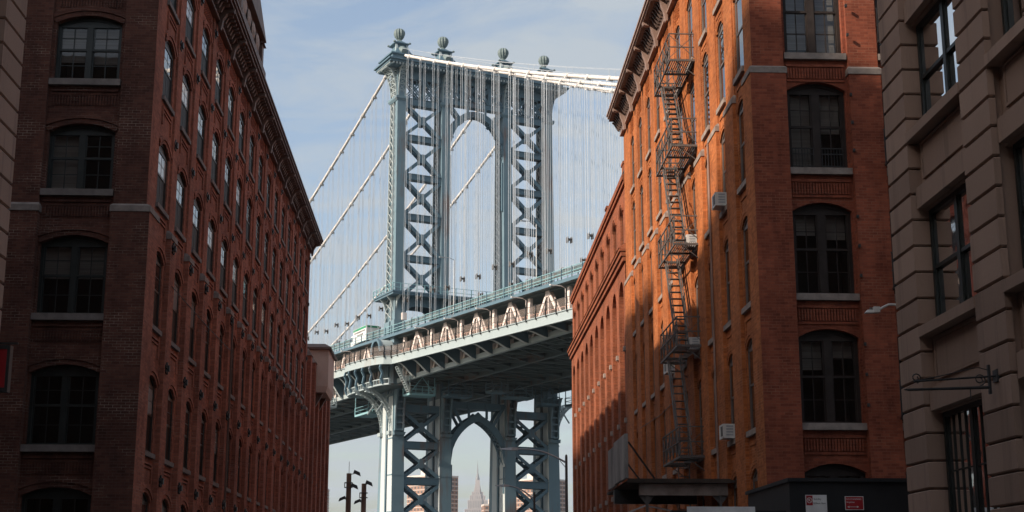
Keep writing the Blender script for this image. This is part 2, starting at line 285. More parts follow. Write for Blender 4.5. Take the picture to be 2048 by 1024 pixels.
def sash_window(w, h, rise, frame_mat, lights=(2, 2), lower=(2, 1), pane_mats=('glass', 'screen'), pair=False, fw=0.09, mull=0.16, flat=False):
    """meshes: frame, upper pane(s), lower pane(s); origin at sill centre, local y = outward"""
    f = MB(); zt = h; zsp = h - rise; mid = h*0.50
    o = arch_pts(w, zt, rise); i = [(x*(w - 2*fw)/w, z - fw) for x, z in o]
    strip_ring(f, o, i, -0.10, 0.0)
    for sx in (-1, 1): f.box(min(sx*w/2, sx*(w/2 - fw)), max(sx*w/2, sx*(w/2 - fw)), -0.10, 0.0, 0, zsp - 0.001)
    f.box(-w/2 + fw, w/2 - fw, -0.10, -0.002, 0, 0.08)
    f.box(-w/2 + fw, w/2 - fw, -0.10, -0.002, zsp - 0.08, zsp + 0.02)
    if rise > 0.02:
        ii = [(x*0.999, min(z, zt - fw)) for x, z in i]
        f.prism([(x, -0.05, z) for x, z in [(i[0][0], zsp)] + ii[1:-1] + [(i[-1][0], zsp)]], (0, 0.02, 0))
    cols = [(-w/2 + fw, w/2 - fw)]
    if pair:
        f.box(-mull/2, mull/2, -0.10, -0.003, 0.08, zsp - 0.08); cols = [(-w/2 + fw, -mull/2), (mull/2, w/2 - fw)]
    up = MB(); lo = MB(); q1, q2 = (-.018, -.030) if flat else (-.045, -.075); g1, g2, pj = (-.020, -.034, .004) if flat else (-.055, -.085, .014)
    for a, b in cols:
        f.box(a, b, -0.09, -0.012 if flat else -0.02, mid - 0.035, mid + 0.035)
        for s0, s1, z0, z1, (nx, nz), dd in ((a, b, mid + .035, zsp - .08, lights, q1), (a, b, .08, mid - .035, lower, q2)):
            f.box(s0, s0 + .045, dd - .02, dd + pj + .001, z0, z1); f.box(s1 - .045, s1, dd - .02, dd + pj + .001, z0, z1)
            for k in range(1, nx): x = s0 + (s1 - s0)*k/nx; f.box(x - .013, x + .013, dd - .012, dd + pj, z0, z1)
            for k in range(1, nz): z = z0 + (z1 - z0)*k/nz; f.box(s0 + .045, s1 - .045, dd - .011, dd + pj - .001, z - .013, z + .013)
        up.poly([(a, g1, mid), (b, g1, mid), (b, g1, zsp - .02), (a, g1, zsp - .02)])
        lo.poly([(a, g2, .04), (b, g2, .04), (b, g2, mid), (a, g2, mid)])
    return f.mesh('window', frame_mat), up.mesh('upper_pane', M[pane_mats[0]]), lo.mesh('lower_pane', M[pane_mats[1]])
def put_window(ms, Mx, parent, alt=None):
    wdw = inst('window', ms[0], Mx, parent); inst('upper_pane', alt or ms[1], Mx, wdw); inst('lower_pane', ms[2], Mx, wdw); return wdw
def box_mesh(name, mat, *bx):
    mb = MB()
    for b in bx: mb.box(*b)
    return mb.mesh(name, mat)

# ------------------------------------------------------------------ left brick warehouse
LX, LY, LYE, LP, LD = -9.0, 41.5, 90.3, 3.18, 0.17
L = thing('brick_warehouse', 'long shaded red-brown brick warehouse with dark bracketed cornice on the left side', 'building', (LX, LY, 0))
SL = [1.9, 5.75, 9.6, 13.4, 16.9, 20.1]; TL = [4.55, 8.1, 12.0, 15.5, 19.0, 22.0]
ZB, ZC = 12.9, 22.95        # stone band, underside of cornice
TLs = lambda u, d, z: (LX - LD + d, u, z)          # street face, d=0 is the bay wall
TLf = lambda u, d, z: (u, LY + 0.28 - d, z)          # face to the cross street
w = MB()
fl = [0.0] + [(a + b)/2 for a, b in zip(TL[:-1], SL[1:])] + [ZC + 0.9]
pil = [44.93 + LP*k for k in range(15)]; bays = []
e0 = 42.84
for p_ in pil:
    bays.append((e0, p_)); e0 = p_ + 0.9
for (a, b) in bays:
    for k in range(6): wall_cell(w, TLs, a - 0.05, b + 0.05, fl[k], fl[k+1], (a+b)/2, 1.56, SL[k], TL[k], 0.28, 0, 0.17)
w.build('wall', M['brickL'], L); w = MB()
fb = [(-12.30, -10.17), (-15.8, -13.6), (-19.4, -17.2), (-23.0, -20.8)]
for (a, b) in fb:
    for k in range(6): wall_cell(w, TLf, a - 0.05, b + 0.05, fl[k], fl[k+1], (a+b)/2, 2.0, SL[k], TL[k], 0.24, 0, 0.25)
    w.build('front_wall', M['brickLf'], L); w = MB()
m = MB(); m.poly([(-30, LY + .4, 23.6), (LX - .1, LY + .4, 23.6), (LX - .1, LYE, 23.6), (-30, LYE, 23.6)]); m.build('roof', M['roof'], L)
m = MB(); m.poly([(-30, LYE, 0), (LX - LD, LYE, 0), (LX - LD, LYE, 23.8), (-30, LYE, 23.8)]); m.poly([(-30, LY+.3, 0), (-30, LYE, 0), (-30, LYE, 23.8), (-30, LY+.3, 23.8)]); m.build('rear_wall', M['brickL'], L)
capm = {}
def pilaster(T, u0, u1, ztop, parent, mat, lo=0.28, hi=0.15, zb=ZB, zc=ZC, d0=-0.05, cap=True):
    mb = MB(T); mb.box(u0, u1, d0, lo, 0, zb - 0.22); mb.box(u0 + .03, u1 - .03, d0, hi, zb - 0.1, zc); o = mb.build('pilaster', mat, parent)
    mb = MB(T); mb.frus((u0 - .03, u1 + .03, d0, lo + .03, zb - .22), (u0 - .03, u1 + .03, d0, lo + .03, zb - .04)); mb.frus((u0 - .03, u1 + .03, d0, lo + .03, zb - .04), (u0 + .02, u1 - .02, d0, hi + .02, zb + .06)); mb.build('stone_cap', M['trim' if mat is M['brickR'] else 'trimM'], o)
for p_ in pil: pilaster(TLs, p_, p_ + 0.9, ZC, L, M['brickL'], lo=LD, hi=LD - .10)
# corner pier (both faces) and front piers
m = MB(); m.box(LX - 1.15, LX, LY, LY + 1.34, 0, ZB - .22); m.box(LX - 1.12, LX - .13, LY + .13, LY + 1.31, ZB - .1, ZC + .7); cp = m.build('corner_pier', M['brickL'], L)
m = MB(); m.box(LX - 1.15, LX - .002, LY - .012, LY - .001, 0, ZB - .22); m.box(LX - 1.12, LX - .132, LY + .118, LY + .129, ZB - .05, ZC + .7); m.build('shaded_front_facing', M['brickLf'], cp)  # thin sheet added so the pier front takes the shade-darkened brick
m = MB(); m.frus((LX - 1.18, LX + .03, LY - .03, LY + 1.37, ZB - .22), (LX - 1.18, LX + .03, LY - .03, LY + 1.37, ZB - .04)); m.frus((LX - 1.18, LX + .03, LY - .03, LY + 1.37, ZB - .04), (LX - 1.13, LX - .12, LY + .12, LY + 1.32, ZB + .05)); m.build('stone_cap', M['trimM'], cp)
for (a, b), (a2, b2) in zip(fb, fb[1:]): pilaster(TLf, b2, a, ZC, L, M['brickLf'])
# windows
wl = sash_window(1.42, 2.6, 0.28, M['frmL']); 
sill = box_mesh('sill', M['trimD'], (-0.86, 0.86, -0.05, 0.09, -0.14, 0.0)); silF = box_mesh('sill', M['trimD'], (-1.08, 1.08, -0.05, 0.16, -0.2, 0.0))
def hood(wd, z, rise, th, d1, mat, drop=0.25):
    mb = MB(); o = arch_pts(wd + 2*th, z + th, rise + .05, 10); i = arch_pts(wd, z, rise, 10); md = [((a[0]+b[0])/2, (a[1]+b[1])/2) for a, b in zip(o, i)]
    strip_ring(mb, o, md, -0.02, d1); strip_ring(mb, [(x, zz_ - .012) for x, zz_ in md], i, -0.02, d1*0.55); return mb.mesh('brick_arch', mat)
panel_fr = MB()
for b_ in ((-.7, .7, -.02, .05, -.36, -.30), (-.64, .64, -.02, .035, -.48, -.42), (-.7, -.62, -.02, .05, -.9, -.361), (.62, .7, -.02, .05, -.9, -.361)): panel_fr.box(*b_)
panel_fr = panel_fr.mesh('sill_panel', M['brickL'])
anch = MB()
anch.lathe((0, 0, 0), [(0.0, -.02), (.05, -.02), (.05, .02), (0, .02)], 6)
anch = MB()
for k in range(5):
    a = k*2*math.pi/5 + .3; anch.bar((0, .05, 0), (.19*math.cos(a), .02, .19*math.sin(a)), .10, .06, (0, 1, 0))
anch.box(-.09, .09, 0, .12, -.09, .09); anch = anch.mesh('tie_rod_star', M['black'])
meshes_h = {}
for k in range(6):
    h = TL[k] - SL[k]; meshes_h[k] = (sash_window(1.56, h, 0.28, M['frmL'], (2, 2), (2, 1), flat=True, fw=.06), hood(1.56, 0, 0.28, 0.24, 0.07, M['brickL']))
perf = MB()
for i_ in range(9):
    for j_ in range(5): x = -.76 + i_*.19 + (.095 if j_ % 2 else 0); perf.box(x - .05, x + .05, -.06, .035, j_*.105, j_*.105 + .05)
perf = perf.mesh('corbel_panel', M['brickL'])
altL = {}
for k in range(6):
    altL[k] = meshes_h[k][0][1].copy(); altL[k].materials.clear(); altL[k].materials.append(M['glassB'])
UL, DL = (0, -1, 0), (1, 0, 0)
for bi, (a, b) in enumerate(bays):
    uc = (a+b)/2
    for k in range(6):
        Mx = frame((LX - LD - .045, uc, SL[k]), UL, DL); put_window(meshes_h[k][0], Mx, L, altL[k] if random.random() < .16 else None)
        inst('sill', sill, frame((LX - LD, uc, SL[k]), UL, DL), L); inst('brick_arch', meshes_h[k][1], frame((LX - LD, uc, TL[k]), UL, DL), L)
        inst('sill_panel', panel_fr, frame((LX - LD, uc, SL[k]), UL, DL), L)
        if bi < len(bays) - 0: inst('tie_rod_star', anch, frame((LX + (0.0 if SL[k] < 12 else -.13), b + .3, TL[k] + .42), UL, DL), L)
    inst('corbel_panel', perf, frame((LX - LD, uc, 22.36), UL, DL), L, 'stuff')
wlF = {}
UF, DF = (-1, 0, 0), (0, -1, 0)
dent = MB()
for i_ in range(22): dent.box(-.95 + i_*.088, -.91 + i_*.088, -.02, .045, -.82, -.50)
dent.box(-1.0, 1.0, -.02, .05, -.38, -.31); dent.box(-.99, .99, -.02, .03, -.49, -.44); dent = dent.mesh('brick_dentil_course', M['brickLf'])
curt = MB(); curt.poly([(-.82, 0, .1), (-.10, 0, .1), (-.10, 0, 1.0), (-.82, 0, 1.0)]); curt = curt.mesh('curtain', M['blind'])
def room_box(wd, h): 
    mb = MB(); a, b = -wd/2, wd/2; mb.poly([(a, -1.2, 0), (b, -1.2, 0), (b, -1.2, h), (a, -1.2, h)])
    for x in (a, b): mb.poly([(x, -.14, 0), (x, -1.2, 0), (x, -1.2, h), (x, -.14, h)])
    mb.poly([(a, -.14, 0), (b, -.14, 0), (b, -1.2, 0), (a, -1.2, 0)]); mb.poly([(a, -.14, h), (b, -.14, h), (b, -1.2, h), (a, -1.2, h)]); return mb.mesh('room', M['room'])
for bi, (a, b) in enumerate(fb[:2]):
    uc = (a+b)/2
    for k in range(6):
        h = TL[k] - SL[k]
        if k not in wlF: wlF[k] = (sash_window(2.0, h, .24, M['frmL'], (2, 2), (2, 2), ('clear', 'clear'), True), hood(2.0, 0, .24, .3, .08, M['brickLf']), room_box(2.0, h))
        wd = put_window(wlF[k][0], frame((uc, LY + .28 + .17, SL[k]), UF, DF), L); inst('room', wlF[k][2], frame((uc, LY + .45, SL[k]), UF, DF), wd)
        for half in range(2):
            if random.random() < .75 and k > 1:
                hb = random.uniform(.5, .98)*h if k > 2 else .45*h; x0 = -.92 if half else .10
                mb = MB(); mb.box(x0, x0 + .82, -.26, -.24, h - .28 - hb*.9, h - .28); inst('blind', mb.mesh('blind', M['blind']), frame((uc, LY + .45, SL[k]), UF, DF), wd)
        inst('sill', silF, frame((uc, LY + .28, SL[k]), UF, DF), L); inst('brick_arch', wlF[k][1], frame((uc, LY + .28, TL[k]), UF, DF), L)
        inst('brick_dentil_course', dent, frame((uc, LY + .28, SL[k]), UF, DF), L, 'stuff')
# cornice
def cornice(parent, T, u0, u1, zc, over, mat, bracket_us, mod_us, d_w, tall=0.75):
    mb = MB(T)
    mb.box(u0, u1, -.2, d_w + .05, zc, zc + .10); mb.box(u0, u1, -.2, d_w + .0, zc + .10, zc + tall - .22); mb.box(u0, u1, -.2, over - .14, zc + tall - .22, zc + tall - .1)
    mb.box(u0, u1, -.2, over - .06, zc + tall - .1, zc + tall + .02); mb.box(u0, u1, -.2, over, zc + tall + .02, zc + tall + .12); mb.frus((u0, u1, -.2, over, zc + tall + .12), (u0, u1, -.2, over - .25, zc + tall + .25))
    c = mb.build('cornice', mat, parent)
    br = MB(); pr = [(0.0, -.30), (.09, -.30), (.13, -.12), (.16, .1), (over*.55 - d_w, tall - .42), (over*.85 - d_w, tall - .36), (over*.9 - d_w, tall - .23), (0.0, tall - .23)]
    br.prism([(-.13, y, z) for y, z in pr], (.26, 0, 0)); br = br.mesh('bracket', mat)
    md = MB(); pr = [(0.02, .16), (.16, .18), (over*.5 - d_w, tall - .36), (over*.72 - d_w, tall - .33), (over*.72 - d_w, tall - .225), (0.02, tall - .225)]
    md.prism([(-.07, y, z) for y, z in pr], (.14, 0, 0)); md = md.mesh('modillion', mat)
    return c, br, md
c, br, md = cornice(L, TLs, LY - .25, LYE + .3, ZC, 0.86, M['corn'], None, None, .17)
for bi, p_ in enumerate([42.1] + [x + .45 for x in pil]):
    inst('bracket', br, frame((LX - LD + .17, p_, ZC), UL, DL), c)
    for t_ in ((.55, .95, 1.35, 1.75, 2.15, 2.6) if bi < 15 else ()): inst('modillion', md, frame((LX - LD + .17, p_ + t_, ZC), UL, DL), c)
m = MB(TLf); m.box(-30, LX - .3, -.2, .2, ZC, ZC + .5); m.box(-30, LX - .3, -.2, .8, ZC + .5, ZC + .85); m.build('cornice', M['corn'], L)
# rooftop pediment sign
m = MB(); x0, x1 = -9.5, -8.75; ya, yb = 54.6, 62.0
m.box(x0, x1, ya, yb, 23.3, 24.5); m.box(x0, x1 + .18, ya - .1, yb + .1, 24.5, 24.75); m.box(x0 + .1, x1 - .05, ya + .5, yb - .5, 24.75, 26.1)
pd = m.build('roof_pediment', M['corn'], L)
m = MB(); m.prism([(x0, ya + .2, 26.1), (x0, yb - .2, 26.1), (x0, (ya + yb)/2, 27.6)], (x1 - x0 + .2, 0, 0)); m.build('gable', M['corn'], pd)
for y in (ya + .15, yb - .65): m = MB(); m.box(x0 + .1, x1 + .08, y, y + .5, 24.75, 25.9); m.frus((x0, x1 + .18, y - .1, y + .6, 25.9), (x0 + .3, x1 - .1, y + .15, y + .35, 26.3)); m.build('pedestal', M['corn'], pd)
for i_ in range(4):
    m = MB(); y = ya + 1.4 + i_*1.35; m.lathe((0, 0, 0), [(.08, 0), (.3, .04), (.42, .1), (.3, .16), (.1, .2)], 10); me = m.mesh('rosette', M['trim']); inst('rosette', me, Matrix.Translation((x1 - .08, y, 25.45)) @ Matrix.Rotation(R(90), 4, 'Y'), pd)

# lower wing beyond the warehouse
W2 = thing('brick_wing', 'low brick wing with pilasters beyond the far end of the left warehouse', 'building', (LX, LYE, 0))
T2 = lambda u, d, z: (LX - LD + d, u, z)
m = MB(T2); m.box(LYE + .02, 108, -8, 0, 0, 16.7); m.build('wall', M['brickL'], W2)
for k in range(6):
    y = LYE + .5 + k*3.0
    m = MB(T2); m.box(y, y + .9, -.05, .28, 0, 16.3); pl_ = m.build('pilaster', M['brickL'], W2); m = MB(T2); m.frus((y - .06, y + .96, -.05, .34, 16.3), (y + .1, y + .8, -.05, .1, 16.75)); m.build('stone_cap', M['trim'], pl_)
    inst('tie_rod_star', anch, frame((LX, y + .4, 12.4), UL, DL), W2); inst('tie_rod_star', anch, frame((LX, y + .4, 8.5), UL, DL), W2)
HB = thing('hoist_house', 'pale beige boxed hoist house jutting from the brick wing, flat capped roof', 'hoist house', (-8.9, 96, 14.6))
m = MB(); m.frus((-10, -8.25, 95, 99.5, 14.5), (-10, -8.12, 94.9, 99.6, 14.9)); m.box(-10, -8.12, 94.9, 99.6, 14.9, 17.35); m.build('body', M['stucco'], HB)
m = MB(); m.box(-10.1, -7.95, 94.7, 99.8, 17.35, 17.5); m.frus((-10.1, -7.95, 94.7, 99.8, 17.5), (-10, -8.4, 95.2, 99.3, 17.8)); m.build('roof', M['corn'], HB)
for y in (95.6, 98.2): m = MB(); m.prism([(-9.1, y, 13.4), (-8.5, y, 14.49), (-9.1, y, 14.49)], (0, .35, 0)); m.build('bracket', M['corn'], HB)

# ------------------------------------------------------------------ right brick warehouse
RX, RY, RYE, RP, RD = 9.0, 40.3, 71.6, 2.88, 0.12
Rb = thing('brick_loft_building', 'tall orange brick loft building with fire escape and heavy bracketed cornice on the right', 'building', (RX, RY, 0))
SR = [2.5, 6.35, 10.15, 14.0, 17.65, 21.3]; TR = [5.2, 9.12, 12.95, 16.75, 20.6, 24.0]; RZB, RZC = 17.15, 25.1
TRs = lambda u, d, z: (RX + RD - d, u, z); TRf = lambda u, d, z: (u, RY + .28 - d, z)
w = MB(); flr = [0.0] + [(a + b)/2 for a, b in zip(TR[:-1], SR[1:])] + [RZC + .9]
rb = [(41.5, 43.1)] + [(44.53 + RP*k, 45.98 + RP*k) for k in range(9)]
for (a, b) in rb:
    for k in range(6): wall_cell(w, TRs, a - .05, b + .05, flr[k], flr[k+1], (a+b)/2, 1.26, SR[k], TR[k], .28, 0, .16)
w.build('wall', M['brickR'], Rb)
rf = [(10.09, 12.02), (13.0, 14.9), (16.0, 17.9)]
for (a, b) in rf:
    w = MB()
    for k in range(6): wall_cell(w, TRf, a - .05, b + .05, flr[k], flr[k+1], (a+b)/2, 1.8, SR[k], TR[k], .26, 0, .28)
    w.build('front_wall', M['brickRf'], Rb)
m = MB(); m.poly([(RX + .1, RY + .4, 25.7), (30, RY + .4, 25.7), (30, RYE, 25.7), (RX + .1, RYE, 25.7)]); m.build('roof', M['roof'], Rb)
m = MB(); m.poly([(RX + RD, RYE - .02, 0), (30, RYE - .02, 0), (30, RYE - .02, 26), (RX + RD, RYE - .02, 26)]); m.poly([(30, RY + .3, 0), (30, RYE, 0), (30, RYE, 26), (30, RY + .3, 26)]); m.build('rear_wall', M['brickR'], Rb)
for (a, b), (a2, b2) in zip(rb, rb[1:]): pilaster(TRs, b, a2, RZC, Rb, M['brickR'], zb=RZB, zc=RZC, lo=RD, hi=RD - .08)
pilaster(TRs, rb[-1][1], RYE, RZC, Rb, M['brickR'], zb=RZB, zc=RZC, lo=RD, hi=RD - .08)
m = MB(); m.box(RX, RX + 1.09, RY, RY + 1.2, 0, RZB - .22); m.box(RX + .08, RX + 1.06, RY + .13, RY + 1.17, RZB - .1, RZC + .7); cp = m.build('corner_pier', M['brickR'], Rb)
m = MB(); m.box(RX + .002, RX + 1.09, RY - .012, RY - .001, 0, RZB - .22); m.box(RX + .082, RX + 1.06, RY + .118, RY + .129, RZB - .05, RZC + .7); m.build('shaded_front_facing', M['brickRf'], cp)  # added skin of shade-darkened brick over the front of the pier
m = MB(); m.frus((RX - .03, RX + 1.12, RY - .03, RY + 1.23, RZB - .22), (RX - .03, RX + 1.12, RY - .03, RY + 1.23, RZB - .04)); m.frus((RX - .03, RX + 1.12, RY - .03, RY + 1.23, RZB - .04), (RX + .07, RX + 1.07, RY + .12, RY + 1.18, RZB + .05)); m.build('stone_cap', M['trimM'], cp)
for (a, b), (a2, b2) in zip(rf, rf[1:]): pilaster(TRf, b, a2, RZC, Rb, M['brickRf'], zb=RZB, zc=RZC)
UR, DR = (0, 1, 0), (-1, 0, 0)
sillR = box_mesh('sill', M['trim'], (-.70, .70, -.05, .10, -.17, 0)); silRF = box_mesh('sill', M['trimM'], (-.955, .955, -.05, .15, -.2, 0))
pan = MB()
for b_ in ((-.55, .55, -.02, .03, -.45, -.39), (-.55, -.48, -.02, .03, -.95, -.451), (.48, .55, -.02, .03, -.95, -.451)): pan.box(*b_)
pan = pan.mesh('sill_panel', M['brickR'])
perfR = MB()
for i_ in range(7):
    for j_ in range(6): x = -.5 + i_*.155 + (.07 if j_ % 2 else 0); perfR.box(x - .045, x + .045, -.06, .035, j_*.12, j_*.12 + .06)
perfR = perfR.mesh('corbel_panel', M['brickR'])
mhR = {k: (sash_window(1.26, TR[k] - SR[k], .28, M['frmR'], (1, 1), (1, 1), ('glass', 'glass'), flat=True), hood(1.26, 0, .28, .2, .03, M['brickR'])) for k in range(6)}
for bi, (a, b) in enumerate(rb):
    uc = (a+b)/2
    for k in range(6):
        put_window(mhR[k][0], frame((RX + RD + .045, uc, SR[k]), UR, DR), Rb); inst('sill', sillR, frame((RX + RD, uc, SR[k]), UR, DR), Rb)
        inst('brick_arch', mhR[k][1], frame((RX + RD, uc, TR[k]), UR, DR), Rb); inst('sill_panel', pan, frame((RX + RD, uc, SR[k]), UR, DR), Rb)
    inst('corbel_panel', perfR, frame((RX + RD, uc, 24.25), UR, DR), Rb, 'stuff')
dentR = MB()
for i_ in range(20): dentR.box(-.86 + i_*.088, -.81 + i_*.088, -.02, .05, -.80, -.45)
dentR.box(-.9, .9, -.02, .055, -.42, -.34); dentR.box(-.88, .88, -.02, .04, -.90, -.83); dentR = dentR.mesh('brick_dentil_course', M['brickRf'])
wrF = {}
for bi, (a, b) in enumerate(rf[:2]):
    uc = (a+b)/2
    for k in range(6):
        h = TR[k] - SR[k]
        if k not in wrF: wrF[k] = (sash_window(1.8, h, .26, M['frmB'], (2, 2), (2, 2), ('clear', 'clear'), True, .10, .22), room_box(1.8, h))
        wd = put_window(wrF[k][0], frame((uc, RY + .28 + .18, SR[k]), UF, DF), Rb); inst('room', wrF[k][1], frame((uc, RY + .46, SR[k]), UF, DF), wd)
        if bi == 0:
            for half in range(2):
                hb = {0: (1, 1), 1: (.35, .2), 2: (.25, .3), 3: (1, .5), 4: (.9, .95), 5: (.8, .8)}[k][half]*h*.88; x0 = .13 if half == 0 else -.78
                mb = MB(); mb.box(x0, x0 + .65, -.28, -.26, h - .3 - hb, h - .3); inst('blind', mb.mesh('blind', M['blind']), frame((uc, RY + .46, SR[k]), UF, DF), wd)
        inst('sill', silRF, frame((uc, RY + .28, SR[k]), UF, DF), Rb); inst('brick_dentil_course', dentR, frame((uc, RY + .28, SR[k]), UF, DF), Rb, 'stuff')
        if k == 3 and bi == 0:
            for half in (-1, 1):
                mb = MB(); x0 = half*.45
                for z in (.12, .5, .68): mb.box(x0 - .33, x0 + .33, .01, .03, z, z + .025)
                for i_ in range(8): mb.box(x0 - .33 + i_*.09, x0 - .315 + i_*.09, .012, .028, .12, .68)
                inst('window_guard', mb.mesh('window_guard', M['black']), frame((uc, RY + .46, SR[k]), UF, DF), wd)
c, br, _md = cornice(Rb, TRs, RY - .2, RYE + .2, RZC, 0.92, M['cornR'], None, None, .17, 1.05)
md = MB()
md.prism([(-.06, y, z) for y, z in [(.02, .34), (.12, .36), (.34, .72), (.42, .78), (.42, .825), (.02, .825)]], (.12, 0, 0)); md = md.mesh('modillion', M['corn'])  # modillions in the dark paint too, eaves shade put into their colour
m = MB(TRs); m.box(RY - .18, RYE + .18, .1, .80, RZC + .815, RZC + .829); m.box(RY - .18, RYE + .18, .175, .19, RZC + .12, RZC + .8); m.build('shaded_soffit', M['corn'], c)  # thin dark sheets: shade under the cornice painted as colour
for bi in range(11):
    y = 40.9 if bi == 0 else 43.8 + RP*(bi - 1)
    inst('bracket', br, frame((RX + RD - .17, y, RZC), UR, DR), c)
    for t_ in (.5, .85, 1.2, 1.55, 1.9, 2.25): inst('modillion', md, frame((RX + RD - .17, y + t_, RZC), UR, DR), c)
m = MB(TRf); m.box(RX + .4, 30, -.2, .2, RZC, RZC + .5); m.box(RX + .4, 30, -.2, .8, RZC + .5, RZC + .9); m.build('cornice', M['cornR'], Rb)
m = MB(); m.box(9.9, 10.7, 66.5, 70.5, 25.7, 29.6); m.box(9.85, 10.75, 66.45, 70.55, 29.6, 29.75); m.build('parapet_stack', M['brickF'], Rb)
pin_ = box_mesh('shutter_pintle', M['black'], (-.03, .03, 0, .09, -.045, .045))
for k in range(1, 6):
    for f_ in (.18, .5, .82): inst('shutter_pintle', pin_, frame((12.03, RY - .0, SR[k] + (TR[k] - SR[k])*f_), UF, DF), Rb)
m = MB(); m.tube([(RX - .05, 47.3, 3), (RX - .05, 47.3, 16.9)], .035, 6); m.build('downpipe', M['cornR'], Rb)
m = MB(); m.tube([(LX + .05, 58.2, 2), (LX + .05, 58.2, 12.6)], .04, 6); m.build('downpipe', M['corn'], L)
m = MB(); m.tube([(LX + .03, 45.3, 11.2), (LX + .03, 52.0, 11.15), (LX + .03, 58.2, 11.2)], .015, 5); m.build('wall_cable', M['black'], L)
m = MB(); m.tube([(RX - .03, 56.2, 9.0), (RX - .03, 60.0, 8.9), (RX - .03, 66.5, 9.05)], .014, 5); m.build('wall_cable', M['black'], Rb)
# balcony edges seen on the cross-street front
for k, z in enumerate((18.0, 14.1, 10.3, 6.5)):
    m = MB()
    for i_ in range(9): m.box(13.0 + i_*.2, 13.02 + i_*.2, 39.55, 39.57, z, z + 1.05)
    for y in (39.55, 40.25):
        for zz_ in (0, .5, 1.05): m.box(12.95, 14.9, y, y + .03, z + zz_, z + zz_ + .03)
    for i_ in range(6): m.box(12.95, 12.97, 39.55 + i_*.13, 39.57 + i_*.13, z, z + 1.05)
    m.box(12.95, 14.9, 39.6, 40.3, z - .06, z - .02)
    bl = m.build('balcony', M['black']); tag(bl, ['highest', 'second highest', 'third highest', 'lowest'][k] + ' black iron balcony at the front of the orange brick building', 'balcony', 'front balconies')

# ------------------------------------------------------------------ far right arcade building
Fb = thing('arcaded_brick_building', 'distant brick building with tall blind arches and moulded band beyond the orange lofts', 'building', (9, 72, 0))
TF = lambda u, d, z: (9.28 - d, u, z); FP, FN, F0 = 3.22, 10, 71.9
FE = F0 + FN*FP + .6
w = MB()
for k in range(FN):
    a = F0 + .35 + k*FP; wall_cell(w, TF, a - .35 if k == 0 else a, a + FP + (.3 if k == FN - 1 else 0), 0, 18.3, a + FP/2, 2.05, 0.2, 17.65, 1.0, .20, .5)
    wall_cell(w, TF, a - .35 if k == 0 else a, a + FP + (.3 if k == FN - 1 else 0), 18.3, 22.9, a + FP/2, 1.3, 19.5, 21.75, .55, .10, .28)
w.build('wall', M['brickF'], Fb)
m = MB(); m.poly([TF(F0, -.3, 0), TF(FE, -.3, 0), TF(FE, -.3, 18), TF(F0, -.3, 18)]); m.build('recessed_wall', M['brickF'], Fb)
m = MB(); m.poly([(9.18, FE, 0), (30, FE, 0), (30, FE, 22.9), (9.18, FE, 22.9)]); m.poly([(9.18, F0, 22.88), (30, F0, 22.88), (30, FE, 22.88), (9.18, FE, 22.88)]); m.build('end_wall', M['brickF'], Fb)
m = MB(TF); m.box(F0 - .1, FE, -.1, .34, 18.35, 18.6); m.box(F0 - .15, FE + .05, -.1, .44, 18.6, 18.85); m.box(F0 - .2, FE + .1, -.1, .52, 18.85, 19.0); m.frus((F0 - .2, FE + .1, -.1, .56, 19.0), (F0 - .1, FE, -.1, .14, 19.35)); m.build('band_course', M['brickF'], Fb)
hd = hood(1.3, 0, .55, .24, .08, M['brickF']); wf = sash_window(1.3, 2.25, .55, M['frmB'], (2, 1), (2, 1), ('glass', 'glass')); slf = box_mesh('sill', M['trim'], (-.75, .75, -.05, .1, -.16, 0))
stn = box_mesh('stone_block', M['trim'], (-.18, .18, -.05, .12, -.12, .12)); wlow = sash_window(1.3, 2.4, .0, M['frmB'], (2, 1), (2, 1), ('glass', 'screen'))
for k in range(FN):
    uc = F0 + .35 + FP*k + FP/2
    put_window(wf, frame((9.28 - .10 + .14, uc, 19.5), UR, DR), Fb); inst('brick_arch', hd, frame((9.18, uc, 21.75), UR, DR), Fb); inst('sill', slf, frame((9.18, uc, 19.5), UR, DR), Fb)
    for z in (14.2, 10.5, 6.9): put_window(wlow, frame((9.28 + .28, uc, z), UR, DR), Fb); inst('stone_block', stn, frame((9.28 - .20, uc - FP/2 + .1, z - .4), UR, DR), Fb)
m = MB(TF); m.box(F0 - .05, FE, -.15, .22, 22.55, 22.75); m.box(F0 - .05, FE, -.15, .3, 22.75, 23.05); m.build('parapet', M['brickF'], Fb)
m = MB(TF)
m.tube([(F0, -.1, 23.9), (FE, -.1, 23.9)], .03, 5); m.tube([(F0, -.1, 23.5), (FE, -.1, 23.5)], .03, 5)
for k in range(17): m.bar((F0 + .2 + k*2, -.1, 23.0), (F0 + .2 + k*2, -.1, 23.9), .04, .04)
m.build('roof_railing', M['iron'], Fb)
for i_, (y, h) in enumerate(((76, 1.7), (84.5, 1.4))):
    m = MB(); m.box(9.6, 10.1, y, y + .8, 22.85, 23.2 + h); m.box(9.55, 10.15, y - .05, y + .85, 23.2 + h, 23.35 + h); m.build('chimney', M['brickF'], Fb)

